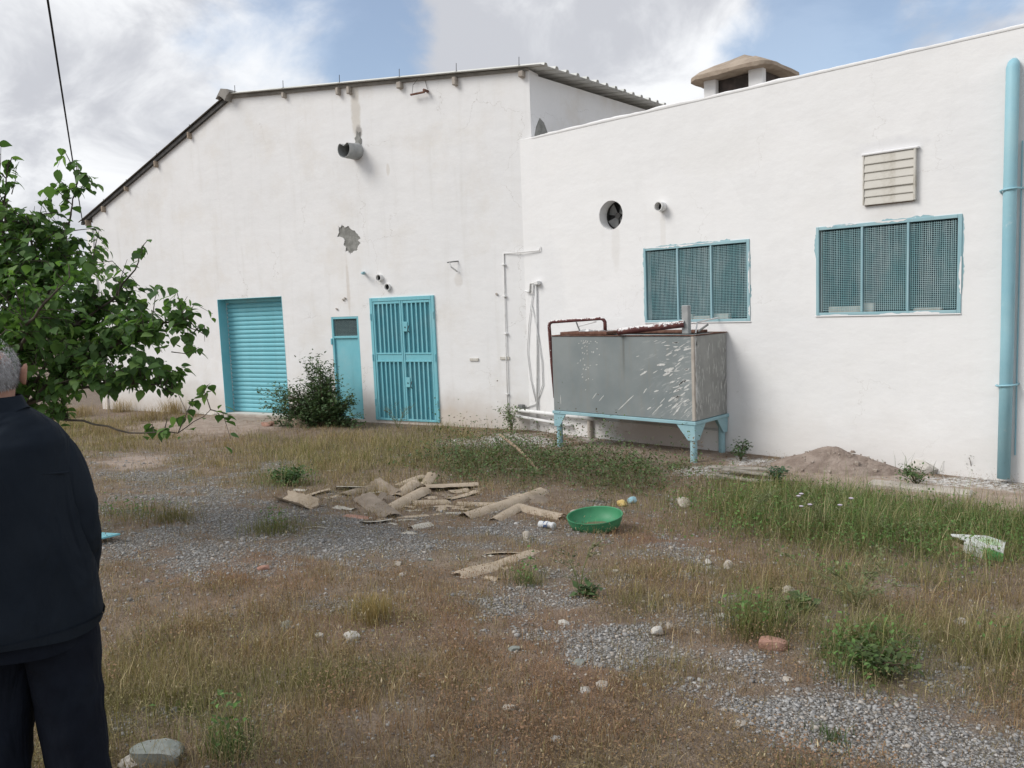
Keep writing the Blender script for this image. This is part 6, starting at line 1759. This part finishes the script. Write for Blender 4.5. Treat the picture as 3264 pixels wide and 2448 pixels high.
# body: one skinned surface
bm = bmesh.new(); J = {}; sk = {}
def jt(n_, p, r, par=None):
    J[n_] = bm.verts.new(p); sk[n_] = r
    if par: bm.edges.new((J[par], J[n_]))
jt('pelvis', (0, 0, .86), (.15, .12)); jt('waist', (0, -.01, 1.0), (.145, .105), 'pelvis'); jt('chest', (0, -.01, 1.18), (.165, .11), 'waist')
jt('upper', (0, -.02, 1.27), (.10, .075), 'chest'); jt('neck', (0, -.01, 1.375), (.064, .066), 'upper'); jt('nape', (0, .005, 1.425), (.062, .066), 'neck')
jt('jaw', (0, .018, 1.465), (.074, .086), 'nape'); jt('skull', (0, .008, 1.525), (.084, .104), 'jaw'); jt('crown', (0, .0, 1.585), (.062, .080), 'skull')
jt('nose', (0, .115, 1.495), (.014, .012), 'skull')
for s_, nm in ((1, 'r'), (-1, 'l')):
    jt('sh'+nm, (s_*.15, -.02, 1.24), (.05, .05), 'upper'); jt('el'+nm, (s_*.205, -.03, 1.0), (.042, .042), 'sh'+nm)
    jt('wr'+nm, (s_*.185, .09, .78), (.028, .024), 'el'+nm); jt('pa'+nm, (s_*.155, .15, .735), (.036, .016), 'wr'+nm)
    for k_ in range(4):
        z_ = .955-.019*k_; L_ = (.030, .036, .034, .026)[k_]
        zq = z_-.215; jt('f%da%s' % (k_, nm), (s_*.13, .168, zq), (.009, .009), 'pa'+nm); jt('f%db%s' % (k_, nm), (s_*(.125-L_), .176, zq-.006), (.008, .008), 'f%da%s' % (k_, nm)); jt('f%dc%s' % (k_, nm), (s_*(.115-L_-.022), .165, zq-.014), (.007, .007), 'f%db%s' % (k_, nm))
    jt('t0'+nm, (s_*.165, .13, .775), (.011, .011), 'wr'+nm); jt('t1'+nm, (s_*.135, .155, .785), (.009, .009), 't0'+nm)
    jt('hip'+nm, (s_*.09, 0, .80), (.095, .095), 'pelvis'); jt('kn'+nm, (s_*.13, .01, .44), (.06, .062), 'hip'+nm); jt('an'+nm, (s_*.15, -.01, .09), (.04, .045), 'kn'+nm)
    jt('ft'+nm, (s_*.16, .12, .035), (.04, .03), 'an'+nm)
names = list(J); bm.verts.index_update(); idx = {n_: J[n_].index for n_ in names}
me = bpy.data.meshes.new('body'); bm.to_mesh(me); bm.free(); me.materials.append(M['skin'])
bo = obj('body', me, man)
md = bo.modifiers.new('skin', 'SKIN'); md.use_smooth_shade = True
for n_ in names:
    sv = me.skin_vertices[0].data[idx[n_]]; sv.radius = (sk[n_][0]*1.08, sk[n_][1]*1.08); sv.use_root = (n_ == 'pelvis')
ss = bo.modifiers.new('sub', 'SUBSURF'); ss.levels = 2; ss.render_levels = 2


def loft(rings, n=28, wob=.0, seed=0, close=False):
    """rings: (z, cx, cy, rx, ry); superellipse sections with slow folds"""
    mb = MB()
    for k_, (z, cx, cy, rx, ry) in enumerate(rings):
        for q in range(n):
            a = 2*math.pi*q/n; c_, s_ = math.cos(a), math.sin(a)
            f_ = 1+wob*(float(fbm(np.array([c_*1.6+seed*7.1+3]), np.array([s_*1.6+z*3.3]), 40+seed, 3)[0])-.5)
            e = .86
            x = cx+rx*f_*math.copysign(abs(c_)**e, c_); y = cy+ry*f_*math.copysign(abs(s_)**e, s_)
            mb.v.append((x, y, z+(.010*math.sin(a*3+seed) if wob and k_ == 0 else 0)))
    for i in range(len(rings)-1):
        for q in range(n): mb.f.append((i*n+q, i*n+(q+1) % n, (i+1)*n+(q+1) % n, (i+1)*n+q))
    if close: mb.f.append(tuple(range(n))); mb.f.append(tuple((len(rings)-1)*n+q for q in range(n)))
    return mb


def fine(rings, m=5):
    out = []
    for a, b in zip(rings, rings[1:]):
        for q in range(m):
            t_ = q/m; t_ = t_ if True else t_; out.append(tuple(u+(v-u)*t_ for u, v in zip(a, b)))
    out.append(rings[-1]); return out


jr = [(.665, 0, 0, .262, .185), (.70, 0, 0, .270, .190), (.85, 0, -.005, .258, .182), (1.0, 0, -.015, .238, .172), (1.12, 0, -.02, .228, .168), (1.22, 0, -.025, .226, .160),
      (1.285, 0, -.025, .218, .150), (1.325, 0, -.022, .190, .130), (1.365, 0, -.015, .140, .108), (1.395, 0, -.008, .098, .092), (1.425, 0, -.004, .088, .088), (1.432, 0, -.004, .083, .083), (1.40, 0, -.004, .080, .080)]
jk = loft(fine(jr, 4), 48, .16, 1).build('jacket', M['jacket'], man, smooth=True)
def tubeloft(path, rad, n=20, wob=.14, seed=0):
    mb = MB(); P = [Vector(p) for p in path]; pts = []; rr = []
    for i in range(len(P)-1):
        for q in range(6): pts.append(P[i].lerp(P[i+1], q/6)); rr.append(rad[i]+(rad[i+1]-rad[i])*q/6)
    pts.append(P[-1]); rr.append(rad[-1])
    # round the corners
    for _ in range(4): pts = [pts[0]]+[(pts[i-1]+pts[i]*2+pts[i+1])/4 for i in range(1, len(pts)-1)]+[pts[-1]]
    mb.tube(pts, rr, n, cap=False); g_ = np.random.default_rng(seed)
    ph = g_.uniform(0, 6, 3)
    for k_, v in enumerate(mb.v):
        i = k_//n; c = pts[i]; d = Vector(v)-c
        f_ = 1+wob*(float(fbm(np.array([i*.55+ph[0]]), np.array([(k_ % n)*.5+ph[1]]), seed+60, 2)[0])-.5)
        mb.v[k_] = tuple(c+d*f_)
    return mb
for s_ in (1, -1):
    tubeloft([(s_*.10, -.025, 1.262), (s_*.168, -.028, 1.225), (s_*.212, -.03, 1.08), (s_*.225, -.015, .95), (s_*.215, .05, .82), (s_*.185, .10, .755)], [.072, .080, .070, .064, .058, .052], 22, .2, 3 if s_ > 0 else 4).build('sleeve', M['jacket'], jk, smooth=True)
loft([(1.385, 0, -.010, .108, .098), (1.40, 0, -.008, .099, .094), (1.422, 0, -.004, .091, .091), (1.430, 0, -.004, .086, .086)], 40, .05, 3).build('collar', M['jacket'], jk, smooth=True)
MB().tube([(x_*.203, -.178+.05*abs(x_)**2.2, 1.205-.02*abs(x_)) for x_ in [q/8-1 for q in range(17)]], .0035, 5).build('yoke_seam', M['jacket'], jk)
# hem band and back seam yoke
loft([(.664, 0, 0, .266, .189), (.692, 0, 0, .275, .195)], 48, .11, 1).build('hem_band', M['jacket'], jk, smooth=True)
tr = loft(fine([(.62, 0, -.005, .222, .155), (.76, 0, -.005, .225, .160), (.90, 0, 0, .20, .14)], 4), 40, .05, 2).build('trousers', M['denim'], man, smooth=True)
for s_ in (1, -1):
    tubeloft([(s_*.11 if s_ > 0 else -.09, -.005, .80), (.13 if s_ > 0 else -.075, .0+(.05 if s_ < 0 else 0), .62), (.135 if s_ > 0 else -.085, .01+(.08 if s_ < 0 else 0), .44), (.14 if s_ > 0 else -.10, -.01+(.06 if s_ < 0 else 0), .25), (.155 if s_ > 0 else -.13, -.01, .055)], [.112, .122, .116, .106, .098], 24, .16, 7 if s_ > 0 else 8).build('trouser_leg', M['denim'], tr, smooth=True)
    mb = MB(); n = 20
    for (z_, k_) in ((.0, 1.0), (.03, 1.0), (.06, .9), (.09, .62)):
        for q in range(n):
            a = 2*math.pi*q/n; mb.v.append((s_*.16+.05*k_*math.cos(a), .05+(.135 if math.sin(a) > 0 else .11)*(k_ if z_ < .05 else k_*.8)*math.sin(a)-(.03 if z_ > .05 else 0), z_))
    for i in range(3):
        for q in range(n): mb.f.append((i*n+q, i*n+(q+1) % n, (i+1)*n+(q+1) % n, (i+1)*n+q))
    mb.f.append(tuple(range(n))); mb.f.append(tuple(3*n+q for q in range(n)))
    mb.build('shoe', M['shoe'], man, smooth=True)
# ears
for s_ in (1, -1):
    mb = MB(); n = 14
    for (k_, x_) in ((.55, .0), (1.0, .012), (1.05, .020), (.75, .022), (.35, .014)):
        for q in range(n):
            a = 2*math.pi*q/n; zz_ = .033*k_*math.sin(a); yy_ = (.019+.006*math.sin(a))*k_*math.cos(a)
            mb.v.append((s_*(.084+x_+.004*math.sin(a)), .008+yy_-.006, 1.495+zz_))
    for i in range(4):
        for q in range(n): mb.f.append((i*n+q, i*n+(q+1) % n, (i+1)*n+(q+1) % n, (i+1)*n+q))
    mb.f.append(tuple(4*n+q for q in range(n)))
    mb.build('ear', M['skin'], man, smooth=True)
# cropped hair: short strands over the back and sides, thin on top
g = np.random.default_rng(3); n = 26000
th = g.uniform(0, 2*np.pi, n); ph = np.arccos(g.uniform(-.62, .97, n))
dx_, dy_, dz_ = np.sin(ph)*np.cos(th), np.sin(ph)*np.sin(th), np.cos(ph)
k_ = ((dy_ < .30) | (dz_ > .45)) & (g.random(n) < np.clip(1.05-np.clip(dz_-.05, 0, 1)*1.7-np.clip(dy_, 0, 1)*.8, .05, 1)) & ~((dy_ > .25) & (dz_ < .5))
dx_, dy_, dz_ = dx_[k_], dy_[k_], dz_[k_]; n = len(dx_)
cx_ = np.array((0, .006, 1.522)); ax3 = np.array((.0865, .1055, .103))
neckf = np.clip(-dz_-.25, 0, 1)
base = cx_+np.stack([dx_*ax3[0]*(1-.22*neckf), dy_*ax3[1]*(1-.30*neckf), dz_*ax3[2]], 1)*.985
nrm = np.stack([dx_, dy_, dz_], 1); down = np.array((0, -.25, -.8))[None]+g.normal(0, .25, (n, 3))
tipv = base+nrm*g.uniform(.003, .007, n)[:, None]+down*.012
sv_ = np.cross(nrm, down); sv_ /= np.linalg.norm(sv_, axis=1)[:, None]+1e-9
V = np.stack([base+sv_*.0009, base-sv_*.0009, tipv], 1).reshape(-1, 3)
tone = np.clip(g.normal(.42, .14, n), .12, .75)[:, None]*np.array((1, 1, 1.02))[None]
me = np_mesh('hair', V, np.arange(n*3), np.arange(n)*3, M['pebble'], np.repeat(tone, 3, 0))
tag(obj('hair', me, man), kind='stuff')
